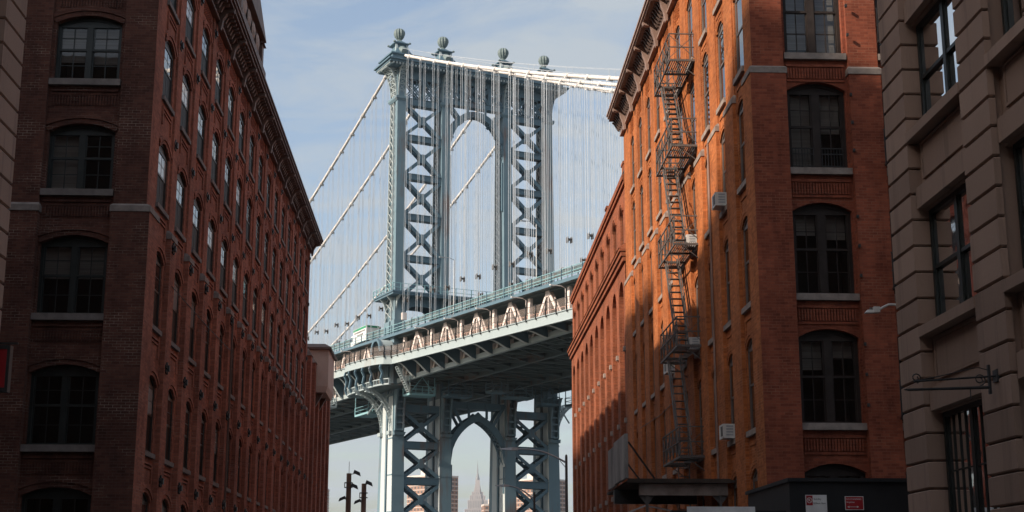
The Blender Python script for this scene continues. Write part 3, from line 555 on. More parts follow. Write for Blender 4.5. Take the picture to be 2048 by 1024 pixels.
# ------------------------------------------------------------------ stone corner buildings
def stone_building(sx, ycorner, root, blocks_from, full):
    Xs = lambda d: sx*(9.0 - d)
    def B(mb, y0, y1, d0, d1, z0, z1):
        a, b = sorted((sx*(9.0 - d0), sx*(9.0 - d1))); mb.box(a, b, y0, y1, z0, z1)
    per, pw = 4.25, 1.3
    m = MB(); ytop = 21 if sx < 0 else ycorner - .12
    # body in strips, so that the window bays stay open
    for k in range(7):
        yb = ycorner - k*per; B(m, yb - pw + .08, yb - .10, -8.0 if k == 0 else -1.2, -.12, 0, 22)
        bs = yb - per; 
        for z0, z1 in ((4.95, 6.45), (8.9, 10.4), (12.75, 14.3), (16.6, 18.2), (20.5, 22)): B(m, bs - .05, yb - pw + .1, -1.2, -.25, z0, z1)
    B(m, ycorner - 8*per, ycorner - .15, -9.0, -1.25, 0, 22)
    if sx < 0: B(m, -160, ycorner - .2, -9, -.3, 22.01, 23)
    else: B(m, -160, ycorner - .2, -9.0, -.3, 22.01, 23)
    B(m, -160, ycorner - 8*per + .01, -9.0, -.2, 0, 22.0)
    if sx < 0: B(m, -160, ycorner - .16, -22, -9.01, 0, 22.0)
    m.build('wall', M['brown'], root)
    H = .52; nb = 42
    def blk(nm, d1, y0, y1, dback, ch=.05):
        mb = MB(); a = Xs(dback); 
        # chamfered block with local z 0..H
        def ring(z, ins): 
            x1 = sx*(9.0 - d1 + ins); return [(a, y0 + ins, z), (x1, y0 + ins, z), (x1, y1 - ins, z), (a, y1 - ins, z)]
        mb.hexa(ring(.028, .032), ring(.055, 0)); mb.hexa(ring(.0551, 0), ring(H - .0181, 0)); mb.hexa(ring(H - .018, 0), ring(H, .025)); return mb.mesh(nm, M['brown'])
    for k in range(7):
        yb = ycorner - k*per
        bm_ = blk('stone_block', 0, yb - pw, yb, -.12 if k else -.9)
        for j in range(nb):
            if k > 2 and j > 34: continue
            if k > 4: continue
            inst('stone_block', bm_, Matrix.Translation((0, 0, j*H - .13)), root)
    if not full: return
    wn_ = {}
    for k in range(4):
        yb = ycorner - k*per - pw; ya = ycorner - (k+1)*per; yc = (ya + yb)/2; wd_ = yb - ya
        for fi, (z0, z1) in enumerate(((0.6, 4.95), (6.6, 8.9), (10.5, 12.75), (14.4, 16.6))):
            key = (fi,)
            if key not in wn_:
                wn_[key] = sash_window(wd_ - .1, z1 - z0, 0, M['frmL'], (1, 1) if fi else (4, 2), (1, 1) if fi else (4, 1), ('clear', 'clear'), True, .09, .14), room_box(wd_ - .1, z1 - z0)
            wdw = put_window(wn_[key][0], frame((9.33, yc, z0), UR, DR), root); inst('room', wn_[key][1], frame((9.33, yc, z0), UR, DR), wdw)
            if fi in (1, 2) and k < 3:
                mb = MB(); mb.box(-.98, -.1 if fi == 2 else -.6, -.3, -.28, .3 if fi == 2 else .9, z1 - z0 - .1); inst('blind', mb.mesh('blind', M['blind']), frame((9.33, yc, z0), UR, DR), wdw)
            mb = MB(); B(mb, ya + .0, yb + .0, -.28, .02, z0 - .2, z0 - .0); mb.build('sill', M['brown'], root)
        for z0, z1 in ((4.98, 6.38), (8.93, 10.28), (12.8, 14.15)):
            mb = MB()
            B(mb, ya + .05, yb - .05, -.26, -.10, z0 + .0, z0 + .42); B(mb, ya + .05, yb - .05, -.26, -.16, z0 + .42, z0 + .46)
            for (p0, p1, q0, q1) in ((ya + .2, yb - .2, z0 + .58, z0 + .63), (ya + .2, yb - .2, z1 - .08, z1 - .03), (ya + .2, ya + .26, z0 + .631, z1 - .081), (yb - .26, yb - .2, z0 + .631, z1 - .081)): B(mb, p0, p1, -.26, -.20, q0, q1)
            B(mb, ya + .27, yb - .27, -.26, -.215, z0 + .64, z1 - .09)
            mb.build('spandrel_panel', M['brown'], root)
SRt = thing('stone_corner_building', 'brown rusticated stone building with large dark windows at the right edge', 'building', (9, 27.85, 0)); stone_building(1, 27.85, SRt, 0, True)
SLt = thing('stone_corner_building', 'brown rusticated stone corner pier cut off by the left picture edge', 'building', (-9, 28.5, 0)); stone_building(-1, 28.5, SLt, 0, False)

# ------------------------------------------------------------------ unseen blocks, added and placed from shadow edges to shade the street
def side_block(lab, x0, x1, y0, y1, h, n):
    t_ = thing('shade_block', lab, 'building', ((x0 + x1)/2, (y0 + y1)/2, 0))
    m = MB(); m.box(x0, x1, y0, y1, 0, h); m.build('wall', M['apt'], t_)
    m = MB(); m.box(x0 - .3, x1 + .3, y0 - .3, y1 + .3, h, h + .6); m.build('cornice', M['concrete'], t_)
    for k in range(n): m = MB(); z = 4 + k*(h - 6)/n; m.box(x0 - .1, x1 + .1, y0 - .1, y1 + .1, z, z + .4); m.build('floor_band', M['concrete'], t_)
side_block('unseen tall brick block left of the view, added to shade the street', -110, -79, 15, 25.5, 74.3, 12)
side_block('unseen, slightly lower brick block beyond the tall one on the left, added to shade the street', -110, -79, 26, 80, 70.5, 11)
side_block('unseen tall brick block behind the left stone building, added for its shadow', -110, -79, -4.9, 1.8, 73.5, 12)
side_block('unseen tallest brick block behind the left stone building, added for its shadow', -110, -80, -70, -5.0, 79.4, 13)
side_block('unseen mid-height brick block behind the left stone corner, added to keep the left front shaded', -58, -32.5, 12, 28, 41, 8)

# ------------------------------------------------------------------ fire escape
FEs = thing('fire_escape', 'zigzag iron fire escape with slatted platforms on the sunlit orange brick wall', 'fire escape', (8.6, 52, 6))
xa, xb, ya, yb = 8.12, 9.1, 50.0, 54.0; FZ = [6.3, 10.25, 14.0, 17.75, 21.1]
for i_, z in enumerate(FZ):
    m = MB()
    for k in range(12):
        x = xa + .06 + k*.08
        if k > 6: m.box(x, x + .035, ya, yb, z - .03, z)
        else: m.box(x, x + .035, ya, ya + 1.5, z - .03, z); m.box(x, x + .035, yb - 1.0, yb, z - .03, z)
    for y in (ya, ya + 1.5, yb - 1.0, yb): m.box(xa, xb + .15, y - .03, y + .03, z - .1, z - .031)
    for x in (xa, xb - .05): m.box(x, x + .05, ya, yb, z - .101, z - .032)
    pf = m.build('platform', M['iron'], FEs)
    m = MB()
    for y in (ya + .1, yb - .1): m = MB(); m.bar((xb + .1, y, z - .7), (xa + .3, y, z - .1), .03, .03); m.build('bracket', M['iron'], pf)
    m = MB(); 
    for zz_ in (.45, .98): m.box(xa, xa + .04, ya, yb, z + zz_, z + zz_ + .04); m.box(xa + .04, xb + .1, ya, ya + .04, z + zz_, z + zz_ + .04); m.box(xa + .04, xb + .1, yb - .04, yb, z + zz_, z + zz_ + .04)
    for k in range(6): y = ya + (yb - ya - .04)*k/5; m.box(xa, xa + .04, y, y + .04, z, z + .98)
    for k in range(5):
        y = ya + (yb - ya - .04)*k/5; y2 = ya + (yb - ya)*(k + 1)/5
        m.bar((xa + .02, y, z + .03), (xa + .02, y2, z + .97), .022, .022); m.bar((xa + .02, y, z + .97), (xa + .02, y2, z + .03), .022, .022)
    for y in (ya + .02, yb - .02):
        m.bar((xa, y, z + .03), (xb, y, z + .97), .022, .022); m.bar((xa, y, z + .97), (xb, y, z + .03), .022, .022); m.box(xb, xb + .04, y - .02, y + .02, z, z + .98)
    m.build('railing', M['iron'], FEs)
    if i_:
        z0 = FZ[i_ - 1]; m = MB(); pa, pb = (ya + .75, z0 + .02), (yb - 1.1, z)
        for x in (8.22, 8.68): m.bar((x, pa[0], pa[1]), (x, pb[0], pb[1]), .045, .16); m.bar((x, pa[0], pa[1] + .75), (x, pb[0], pb[1] + .75), .03, .03)
        n = 13
        for k in range(1, n): y = pa[0] + (pb[0] - pa[0])*k/n; zt = pa[1] + (pb[1] - pa[1])*k/n; m.box(8.24, 8.66, y - .1, y + .1, zt - .015, zt + .015)
        m.build('stair', M['iron'], FEs)
m = MB()
for x in (8.4, 8.8): m.box(x, x + .04, 52.2, 52.24, 3.2, 6.2)
for k in range(10): m.box(8.44, 8.8, 52.21, 52.23, 3.3 + k*.3, 3.33 + k*.3)
m.build('drop_ladder', M['iron'], FEs)

# ------------------------------------------------------------------ air conditioners
for i_, (bk, k, lab) in enumerate(((1, 3, 'white air conditioner high up right of the fire escape'), (5, 2, 'white air conditioner with square vents left of the fire escape'), (1, 1, 'white air conditioner in the lower window right of the fire escape'), (3, 2, 'white air conditioner half hidden behind the fire escape platform'), (3, 3, 'grey-white air conditioner in shade behind the middle of the fire escape'))):
    a, b = rb[bk]; uc = (a + b)/2; z = SR[k]; big = i_ == 1
    t_ = thing('air_conditioner', lab, 'air conditioner', (9.2, uc, z), 'window air conditioners')
    o = frame((RX + RD, uc, z + .02), UR, DR); mb = MB(); mb.box(-.33, .33, -.1, .42, 0, .45); inst('case', mb.mesh('case', M['acw']), o, t_)
    mb = MB(); mb.box(-.27, .05, .421, .43, .07, .38)
    inst('grille', mb.mesh('grille', M['iron']), o, t_)
    mb = MB()
    for j in range(4): mb.box(-.338, -.331, .1, .32, .08 + j*.09, .13 + j*.09)
    inst('side_vent', mb.mesh('side_vent', M['grey']), o, t_)

# ------------------------------------------------------------------ canopy, sheet panel, hoarding, signs
CN = thing('loading_canopy', 'dark flat loading canopy on beams under the fire escape at street level', 'canopy', (7.5, 46, 4.9))
m = MB(); m.box(5.75, 9.3, 45.605, 52.0, 5.02, 5.10); m.build('deck', M['rotten'], CN)
m = MB(); m.box(5.7, 9.0, 45.5, 45.6, 5.0, 5.13); m.build('edge_board', M['rotten'], CN)
m = MB(); m.box(6.1, 8.95, 45.75, 45.95, 4.62, 4.98); m.build('beam', M['trim'], CN)
m = MB(); m.box(5.6, 8.4, 48.4, 48.7, 4.5, 4.98); m.build('beam', M['black'], CN)
for x in (6.35, 8.72): m = MB(); m.box(x - .04, x + .04, 45.8, 45.9, 0.13, 4.62); m.prism([(x, 45.85, 4.3), (x - .25, 45.85, 4.61), (x + .25, 45.85, 4.61)], (0, .04, 0)); m.build('post', M['iron'], CN)
m = MB(); m.bar((6.3, 45.9, 4.3), (5.3, 45.9, 3.9), .05, .05); m.bar((6.3, 45.9, 4.3), (8.6, 46.4, 3.9), .04, .04); m.build('stay_rod', M['grey'], CN)
TP = thing('sheet_metal_panel', 'weathered grey sheet metal panel standing on the canopy edge', 'panel', (5.7, 45.7, 5.0))
m = MB(); m.box(5.62, 5.72, 45.45, 48.6, 5.15, 6.55); m.build('sheet', M['tin'], TP)
m = MB(); m.box(5.625, 5.72, 48.62, 50.4, 5.1, 6.45); m.build('sheet', M['tin'], TP)
m = MB(); m.bar((5.75, 45.6, 6.3), (6.6, 45.8, 5.15), .05, .05); m.bar((5.75, 48.5, 6.3), (6.6, 48.5, 5.15), .05, .05); m.build('strut', M['black'], TP)
HD = thing('black_hoarding', 'tall black plywood hoarding around the foot of the orange brick corner', 'hoarding', (8.6, 32, 0))
m = MB(); m.box(7.65, 13, 32.0, 36.5, .13, 4.05); m.build('box', M['hoard'], HD)
m = MB(); m.box(7.6, 13, 31.9, 36.6, 4.05, 4.13); m.build('coping', M['hoard'], HD)
m = MB(); m.box(5.0, 7.6, 32.2, 32.4, .13, 3.42); m.build('low_board', M['hoard'], HD)
WB = MB(); WB.box(5.35, 6.88, 32.1, 32.18, 2.2, 3.5); WB = WB.build('white_board', M['white']); tag(WB, 'white board fixed to the low black hoarding at the bottom edge', 'board')
def text(s, size, loc, mat, parent, name='lettering'):
    cu = bpy.data.curves.new(name, 'FONT'); cu.body = s; cu.size = size; cu.extrude = .001
    tmp = bpy.data.objects.new('tmp', cu); COL.objects.link(tmp); dg = bpy.context.evaluated_depsgraph_get(); me = bpy.data.meshes.new_from_object(tmp.evaluated_get(dg))
    bpy.data.objects.remove(tmp); me.materials.clear(); me.materials.append(mat)
    return inst(name, me, Matrix.Translation(Vector(loc)) @ Matrix.Rotation(R(90), 4, 'X'), parent)
y_s = 31.85
S1 = thing('parking_sign', 'white parking sign with red crossed R roundel on the black hoarding', 'sign', (8.25, y_s, 3.3))
m = MB(); m.box(7.97, 8.45, y_s, y_s + .012, 3.1, 3.75); m.build('plate', M['white'], S1)
m = MB(); m.box(7.985, 8.13, y_s - .004, y_s - .001, 3.52, 3.735); m.build('red_square', M['red'], S1)
m = MB(); n = 18
ro = [(8.0575 + .062*math.cos(2*math.pi*k/n), 3.63 + .062*math.sin(2*math.pi*k/n)) for k in range(n + 1)]; ri = [(8.0575 + .05*math.cos(2*math.pi*k/n), 3.63 + .05*math.sin(2*math.pi*k/n)) for k in range(n + 1)]
strip_ring(m, ro, ri, y_s - .008, y_s - .005); m.bar((8.015, y_s - .0065, 3.67), (8.10, y_s - .0065, 3.59), .003, .01, (0, 1, 0)); m.build('roundel', M['white'], S1)
text('R', .09, (8.03, y_s - .006, 3.6), M['white'], S1); text('Sunday', .062, (8.15, y_s - .003, 3.64), M['black'], S1); text('8:00am-10pm', .05, (8.145, y_s - .003, 3.55), M['black'], S1)
S2 = thing('no_standing_sign', 'red no standing sign with double arrow on the black hoarding', 'sign', (9.05, y_s, 3.4))
m = MB(); m.box(8.86, 9.28, y_s, y_s + .012, 3.42, 3.72); m.build('plate', M['white'], S2)
m = MB(); m.box(8.873, 9.267, y_s - .004, y_s - .001, 3.433, 3.707); m.build('red_face', M['red'], S2)
text('NO STANDING', .05, (8.885, y_s - .006, 3.64), M['white'], S2); text('Anytime', .055, (8.885, y_s - .006, 3.575), M['white'], S2)
m = MB(); m.box(8.93, 9.14, y_s - .008, y_s - .005, 3.483, 3.492); m.prism([(8.9, y_s - .008, 3.4875), (8.95, y_s - .008, 3.465), (8.95, y_s - .008, 3.51)], (0, .003, 0)); m.prism([(9.17, y_s - .008, 3.4875), (9.12, y_s - .008, 3.465), (9.12, y_s - .008, 3.51)], (0, .003, 0)); m.build('arrow', M['white'], S2)
# red hanging sign at the left stone building
RS = thing('red_hanging_sign', 'plain red box sign on a black frame at the left stone pier', 'sign', (-9.1, 28.9, 5.6))
m = MB(); m.box(-10.2, -8.98, 29.0, 29.16, 5.66, 6.45); m.build('face', M['red'], RS)
m = MB(); m.box(-10.2, -8.92, 28.98, 29.18, 6.45, 6.53); m.box(-10.2, -8.92, 28.98, 29.18, 5.58, 5.66); m.box(-8.98, -8.92, 28.98, 29.18, 5.66, 6.45); m.build('frame', M['black'], RS)
m = MB(); m.box(-10.3, -8.8, 29.06, 29.1, 6.56, 6.6); m.build('hanging_bar', M['black'], RS)
# iron sign bracket on the right stone building
IB = thing('sign_bracket', 'empty wrought iron sign bracket with scrolls on the right stone pier', 'bracket', (8.95, 22.9, 5))
m = MB(); m.tube([(9.02, 22.9, 5.12), (7.62, 22.9, 5.02)], .018, 6); m.build('upper_arm', M['black'], IB)
m = MB(); m.tube([(8.9, 22.9, 4.93), (7.50, 22.9, 4.88)], [.028, .022], 6); m.lathe((7.48, 22.9, 4.865), [(.0, 0), (.03, .01), (.03, .03), (0, .04)], 8); m.build('lower_arm', M['black'], IB)
m = MB(); m.box(8.86, 8.9, 22.87, 22.93, 4.82, 5.3); m.box(8.98, 9.02, 22.8, 23.0, 5.02, 5.22); m.build('wall_plate', M['black'], IB)
for cx_, cz, r0, tn in ((7.66, 5.08, .085, 1.4), (8.72, 5.06, .10, 1.5)):
    m = MB(); m.tube([(cx_ + r0*(1 - t/30*.7)*math.cos(t/30*tn*2*math.pi - 1.5), 22.9, cz + r0*(1 - t/30*.7)*math.sin(t/30*tn*2*math.pi - 1.5)) for t in range(31)], .011, 5); m.build('scroll', M['black'], IB)
m = MB(); m.tube([(8.86, 22.9, 5.22), (8.7, 22.9, 5.26), (8.5, 22.9, 5.22), (8.1, 22.9, 5.12), (7.7, 22.9, 5.04)], .009, 5); m.build('stay', M['black'], IB)
m = MB(); m.tube([(8.55, 22.9, 4.9), (8.55, 22.9, 4.72)], .008, 5); m.build('hook', M['black'], IB)

# ------------------------------------------------------------------ street lamps and poles
def cobra(name, lab, base, top, tip, r=.07, pole=True, mat='grey', polemat='iron', brace=True):
    t_ = thing(name, lab, 'street lamp', base); top = Vector(top); tip = Vector(tip); d = tip - top; hd_ = Vector((d.x, d.y, 0)).normalized()
    if pole: m = MB(); m.tube([base, (base[0], base[1], top.z + .25)], [r*1.15, r*.8], 8); m.lathe((base[0], base[1], top.z + .25), [(r*.8, 0), (r*.6, .08), (.0, .1)], 8); m.build('pole', M[polemat], t_)
    hb = tip - hd_*.75; pts = []
    for k in range(9): s_ = k/8; q = top.lerp(hb, s_); q.z += .32*math.sin(math.pi*s_)*(d.length/3.0)*.6 ; pts.append(q)
    m = MB(); m.tube(pts, [.045 - .015*k/8 for k in range(9)], 7); m.build('arm', M[mat], t_)
    sd_ = Vector((-hd_.y, hd_.x, 0))*.13
    m = MB(); a = hb - hd_*.05
    def sec(c, wf_, h0, h1): return [c - sd_*wf_ + V(0,0,h0), c + sd_*wf_ + V(0,0,h0), c + sd_*wf_*.8 + V(0,0,h1), c - sd_*wf_*.8 + V(0,0,h1)]
    m.hexa(sec(a, .6, -.05, .06), sec(a + hd_*.28, 1, -.06, .07)); m.hexa(sec(a + hd_*.2801, 1, -.06, .07), sec(tip, .7, -.015, .02)); m.build('lamp_head', M[mat], t_)
    if brace: m = MB(); m.bar(base if not pole else (base[0], base[1], top.z - .25), top.lerp(hb, .12), .025, .025); m.build('brace', M[polemat], t_)
    return t_
cobra('street_lamp', 'tall street lamp with long curved arm in front of the bridge tower', (5.1, 62, .13), (5.08, 62, 7.05), (2.2, 62, 7.62), mat='grey')
cobra('street_lamp', 'lower street lamp arm further down the street under the bridge arch', (4.9, 82, .13), (4.8, 82, 6.75), (2.65, 82, 7.45), mat='grey')
LG = thing('street_lamp', 'pale lamp head on a short curved arm beside the right stone corner', 'street lamp', (10.75, 32, .13))
m = MB(); m.tube([(10.75, 32, .13), (10.75, 32, 8.3)], [.09, .06], 8); m.build('pole', M['iron'], LG)
m = MB(); m.tube([(10.75, 32, 7.85), (10.5, 32, 8.06), (10.32, 32, 8.13), (10.16, 32, 8.13), (10.02, 32, 8.06), (9.92, 32, 8.0)], .028, 7); m.build('arm', M['acw'], LG)
m = MB(); m.box(9.80, 9.94, 31.92, 32.08, 7.94, 8.07); m.frus((9.60, 9.80, 31.93, 32.07, 7.93), (9.66, 9.80, 31.95, 32.05, 8.0)); m.build('lamp_head', M['acw'], LG)
m = MB(); m.box(9.72, 9.78, 31.97, 32.03, 8.0, 8.06); m.build('photocell', M['iron'], LG)
def flood_pole(x, y, h, lab, heads, mast):
    t_ = thing('floodlight_pole', lab, 'light pole', (x, y, 0), 'wooden floodlight poles')
    m = MB(); m.tube([(x, y, 0), (x, y, h)], [.24, .19], 9); m.build('pole', M['wood'], t_)
    for (dx_, dz, sx) in heads:
        m = MB(); c = Vector((x + dx_, y - .1, h + dz)); m.hexa([c + V(-.28*1, -.2, -.10 + .12*sx), c + V(.28, -.2, -.10 - .12*sx), c + V(.28, .2, -.10 - .12*sx), c + V(-.28, .2, -.10 + .12*sx)], [c + V(-.2, -.15, .14 + .12*sx), c + V(.2, -.15, .14 - .06*sx), c + V(.2, .15, .14 - .06*sx), c + V(-.2, .15, .14 + .12*sx)])
        m.build('floodlight', M['black'], t_); m = MB(); m.bar((x, y, h + dz - .1), (x + dx_*.8, y - .1, h + dz), .06, .06); m.build('bracket', M['iron'], t_)
    m = MB(); m.box(x - .32, x + .3, y - .25, y + .1, h - .75, h - .68); m.box(x - .32, x - .26, y - .25, y - .2, h - 1.1, h - .68); m.box(x - .32, x + .3, y - .25, y + .1, h - 1.1, h - 1.04); m.build('cross_frame', M['iron'], t_)
    if mast: m = MB(); m.tube([(x, y, h), (x, y, h + .9)], .02, 5); m.build('lightning_rod', M['iron'], t_)
flood_pole(-7.6, 110, 10.3, 'taller brown floodlight pole with a thin rod on top', ((.62, .0, 1), (.45, -1.0, 1), (-.45, -1.9, -1)), True)
flood_pole(-6.5, 111, 9.6, 'shorter brown floodlight pole beside the bridge leg', ((.4, .0, 1), (-.45, -1.35, -1)), False)

# ------------------------------------------------------------------ far skyline
def skyscraper():
    t_ = thing('art_deco_skyscraper', 'pale stepped skyscraper with needle spire far under the bridge arch', 'skyscraper', (98, 4850, 0)); cx_, cy = 98.0, 4850.0
    tiers = [(0, 262, 43, 30), (262, 292, 33, 26), (292, 308, 26, 20), (308, 320, 19, 16)]
    for z0, z1, hw, hdp in tiers:
        m = MB(); m.box(cx_ - hw, cx_ + hw, cy - hdp, cy + hdp, z0, z1)
        m.box(cx_ - hw*.45, cx_ + hw*.45, cy - hdp - 3, cy - hdp - .01, z0, z1 + 4); tr_ = m.build('tier', M['lime'], t_)
        m = MB(); n = max(4, int(hw*2/5.5))
        for k in range(n):
            x = cx_ - hw + (k + .5)*2*hw/n; yy = cy - hdp - (3.25 if abs(x - cx_) < hw*.45 - 1 else .25); m.box(x - .95, x + .95, yy, yy + .2, z0 + 1, z1 - 3)
        m.build('window_strip', M['limeD'], tr_)
    m = MB(); m.frus((cx_ - 9, cx_ + 9, cy - 9, cy + 9, 320), (cx_ - 7, cx_ + 7, cy - 7, cy + 7, 360)); m.frus((cx_ - 13, cx_ + 13, cy - 3, cy + 3, 320), (cx_ - 7.5, cx_ + 7.5, cy - 2, cy + 2, 346)); m.build('mast_base', M['lime'], t_)
    m = MB(); m.lathe((cx_, cy, 0), [(6.8, 360), (6.5, 366), (5, 370), (3.5, 380), (2.2, 382), (2.0, 396), (1.3, 398), (1.1, 412), (.6, 414), (.4, 426)], 10); m.build('spire', M['limeD'], t_)
skyscraper()
def apartment(lab, cx_, cy, wx, wy, h, rot, nf, steps=0, grp='brick apartment towers beyond the river'):
    t_ = thing('apartment_tower', lab, 'apartment block', (cx_, cy, 0), grp); ca, sa = math.cos(rot), math.sin(rot)
    T = lambda x, y, z: (cx_ + x*ca - y*sa, cy + x*sa + y*ca, z)
    m = MB(T); m.box(-wx/2, wx/2, -wy/2, wy/2, 0, h); m.build('wall', M['apt'], t_)
    m = MB(T); m.box(-wx/2 - .15, wx/2 + .15, -wy/2 - .15, wy/2 + .15, h, h + 1.2); m.box(-wx*.22, wx*.2, -wy*.25, wy*.25, h + 1.2, h + 5); m.build('roof_house', M['concrete'], t_)
    fh = h/nf; b_ = MB(T); w_ = MB(T)
    for k in range(max(0, nf - 14), nf):
        z = k*fh
        b_.box(-wx/2 - .12, wx/2 + .12, -wy/2 - .12, wy/2 + .12, z - .18, z + .22)
        n = int(wx/3.2)
        for j in range(n): x = -wx/2 + (j + .5)*wx/n; w_.box(x - .75, x + .75, -wy/2 - .06, -wy/2 + .05, z + .9, z + 2.3)
        n = int(wy/3.2)
        for j in range(n):
            y = -wy/2 + (j + .5)*wy/n
            for sx in (-1, 1): w_.box(sx*wx/2 - .06, sx*wx/2 + .06, y - .75, y + .75, z + .9, z + 2.3)
    b_.build('floor_band', M['concrete'], t_); w_.build('windows', M['aptwin'], t_, 'stuff')
apartment('brown apartment tower with pale bands between the two left tower legs', -11, 1000, 24, 26, 77, .78, 26)
apartment('brown apartment tower with pale bands between the two right tower legs', 64, 1010, 26, 26, 75.5, .75, 25)
apartment('small brown apartment block beside the distant skyscraper', 31, 990, 15, 14, 57, .1, 19)
apartment('brown apartment tower at the end of the left brick wing', -91, 1000, 16, 16, 68, .0, 23)

# ------------------------------------------------------------------ suspension bridge (local s across, u along towards the far shore, z up)
BX, BY, TH = -9.569, 238.977, R(24.473); ct, st_ = math.cos(TH), math.sin(TH)
TB = lambda s, u, z: (BX + s*ct - u*st_, BY + s*st_ + u*ct, z)
MBr = Matrix.Translation((BX, BY, 0)) @ Matrix.Rotation(TH, 4, 'Z')
Br = inst('suspension_bridge', None, MBr); tag(Br, 'blue-grey steel suspension bridge with tall arched tower, white cables and double deck', 'bridge')
SC = [0.0, 8.53, 20.73, 29.26]
def bmb(): return MB(TB)
def depth(z): return 3.25 + max(0, 86 - z)*.033 if z >= 46 else 4.75 + (46 - z)*.052
CW = .80
FRN = lambda z: -depth(z)/2
BCK = lambda z: FRN(z) + (1.75 if z > 46 else 2.5)    # rear plane of struts and braces
# columns
for ci, s in enumerate(SC):
    m = bmb()
    def seg(z0, z1, a0, a1, hw0, hw1):   # a = (front,back) relative fractions in metres from the front face
        m.frus((s - hw0, s + hw0, FRN(z0) + a0[0], FRN(z0) + a0[1], z0), (s - hw1, s + hw1, FRN(z1) + a1[0], FRN(z1) + a1[1], z1))
    seg(46, 91.2, (0, .95), (0, .9), CW, CW)
    seg(46, 91.2, (.951, depth(46) - .25), (.901, depth(91) - .25), .38, .38)
    seg(46, 91.2, (depth(46) - .249, depth(46)), (depth(91) - .249, depth(91)), CW, CW)
    lw = 1.02
    seg(0, 45.99, (0, 2.5), (0, 1.6), lw + .15, lw - .1); seg(0, 45.98, (2.501, 3.2), (1.601, 2.2), .8, .7); seg(0, 45.97, (3.201, depth(0)), (2.201, depth(46)), lw + .15, lw - .1)
    col_ = m.build('tower_column', M['rusty'] if ci in (1, 2) else M['blueL' if False else 'rusty'], Br)
    for ua_, ub_ in ((.06, 2.35), (3.35, 5.6)):
        m = bmb(); x0 = s - lw - .15; m.hexa([(x0 - .03, FRN(1) + ua_, 1), (x0 - .001, FRN(1) + ua_, 1), (x0 - .001, FRN(1) + ub_, 1), (x0 - .03, FRN(1) + ub_, 1)], [(s - lw, FRN(33) + ua_*.9, 33), (s - lw + .031, FRN(33) + ua_*.9, 33), (s - lw + .031, FRN(33) + ub_*.78, 33), (s - lw, FRN(33) + ub_*.78, 33)]); m.build('sunlit_side_plate', M['pale'], col_)  # added thin plates: sunlight on the leg sides put into a lighter colour
    # side lattices
    m = bmb(); z = 46.5
    while z < 90.5:
        z2 = z + 1.45
        for sx in (-1, 1):
            ss = s + sx*(CW - .06); a, b = FRN(z) + 1.85, -FRN(z) - .3; a2, b2 = FRN(z2) + 1.85, -FRN(z2) - .3
            m.bar((ss, a, z), (ss, b2, z2), .06, .16, (1, 0, 0)); m.bar((ss, b, z), (ss, a2, z2), .06, .16, (1, 0, 0))
        z = z2
    for sx in (-1, 1):
        ss = s + sx*(CW - .06)
        for (f0, f1) in (((FRN(46) + 1.75), (FRN(91) + 1.75)), ((-FRN(46) - .28), (-FRN(91) - .28))): m.bar((ss, f0, 46), (ss, f1, 91), .10, .24, (1, 0, 0))
    m.build('lattice', M['pale'], col_)
    # seams / cover plates on the column faces
    m = bmb()
    for z in (57.6, 65.0, 72.2, 79.3): m.box(s - CW - .02, s + CW + .02, FRN(z) - .02, FRN(z) + .9, z - .12, z + .12)
    for z in (8, 14, 20, 26): m.box(s - lw - .11, s + lw + .11, FRN(z) - .03, FRN(z) + 2, z - .1, z + .1)
    m.build('cover_plate', M['rusty'], col_)
    m = bmb(); m.frus((s - CW - .1, s + CW + .1, FRN(85) - .1, -FRN(85) + .1, 85.2), (s - CW - .35, s + CW + .35, FRN(85) - .35, -FRN(85) + .35, 85.6)); m.box(s - CW - .35, s + CW + .35, FRN(85) - .35, -FRN(85) + .35, 85.6, 86.0); m.build('capital', M['rusty'], col_)
    # flared capital brackets
    def curved(m, axis, sgn, z0, z1, off, reach, wide, lat=True):
        """quarter-curved openwork bracket; axis 's' or 'u'"""
        n = 7; inner = []; outer = []
        for k in range(n + 1):
            a = k/n*math.pi/2; x = off + reach*(1 - math.cos(a)); z = z0 + (z1 - z0)*math.sin(a); inner.append((off, z)); outer.append((x, z))
        def P(x, z, w_): return (s + sgn*x, w_, z) if axis == 's' else (s + w_, sgn*x, z)
        for wv in (-wide, wide):
            for (a, b) in zip(outer, outer[1:]): m.bar(P(a[0], a[1], wv), P(b[0], b[1], wv), .14, .26, (0, 0, 1))
            if lat:
                for k in range(1, n + 1): m.bar(P(inner[k][0], inner[k][1], wv), P(outer[k][0], outer[k][1], wv), .08, .12); m.bar(P(inner[k-1][0], inner[k-1][1], wv), P(outer[k][0], outer[k][1], wv), .08, .12)
        for k in range(n + 1): m.bar(P(outer[k][0], outer[k][1], -wide), P(outer[k][0], outer[k][1], wide), .10, .14)
        for k in range(n): m.bar(P(outer[k][0], outer[k][1], -wide), P(outer[k+1][0], outer[k+1][1], wide), .07, .10); m.bar(P(outer[k][0], outer[k][1], wide), P(outer[k+1][0], outer[k+1][1], -wide), .07, .10)
    m = bmb(); curved(m, 'u', -1, 86.0, 91.2, -FRN(86), 1.5, .62)
    if ci == 0: curved(m, 's', -1, 86.0, 91.2, CW, 2.0, 1.3)
    if ci == 3: curved(m, 's', 1, 86.0, 91.2, CW, 1.5, 1.3)
    m.build('capital_bracket', M['blueL' if ci < 3 else 'blue'], col_)
    m = bmb()
    zb_, zt_ = 27.0, 34.2; f0 = -FRN(27); n = 6; prof = [(f0 - .1, zb_)]
    for k in range(n + 1): a = k/n*math.pi/2; prof.append((f0 + .55 + 1.5*(1 - math.cos(a)), zb_ + .3 + (zt_ - zb_ - .3)*math.sin(a)))
    prof.append((f0 - .3, zt_))
    for ws in (-.85, .55): m.prism([(s + ws, -x, z) for x, z in prof], (.3, 0, 0))
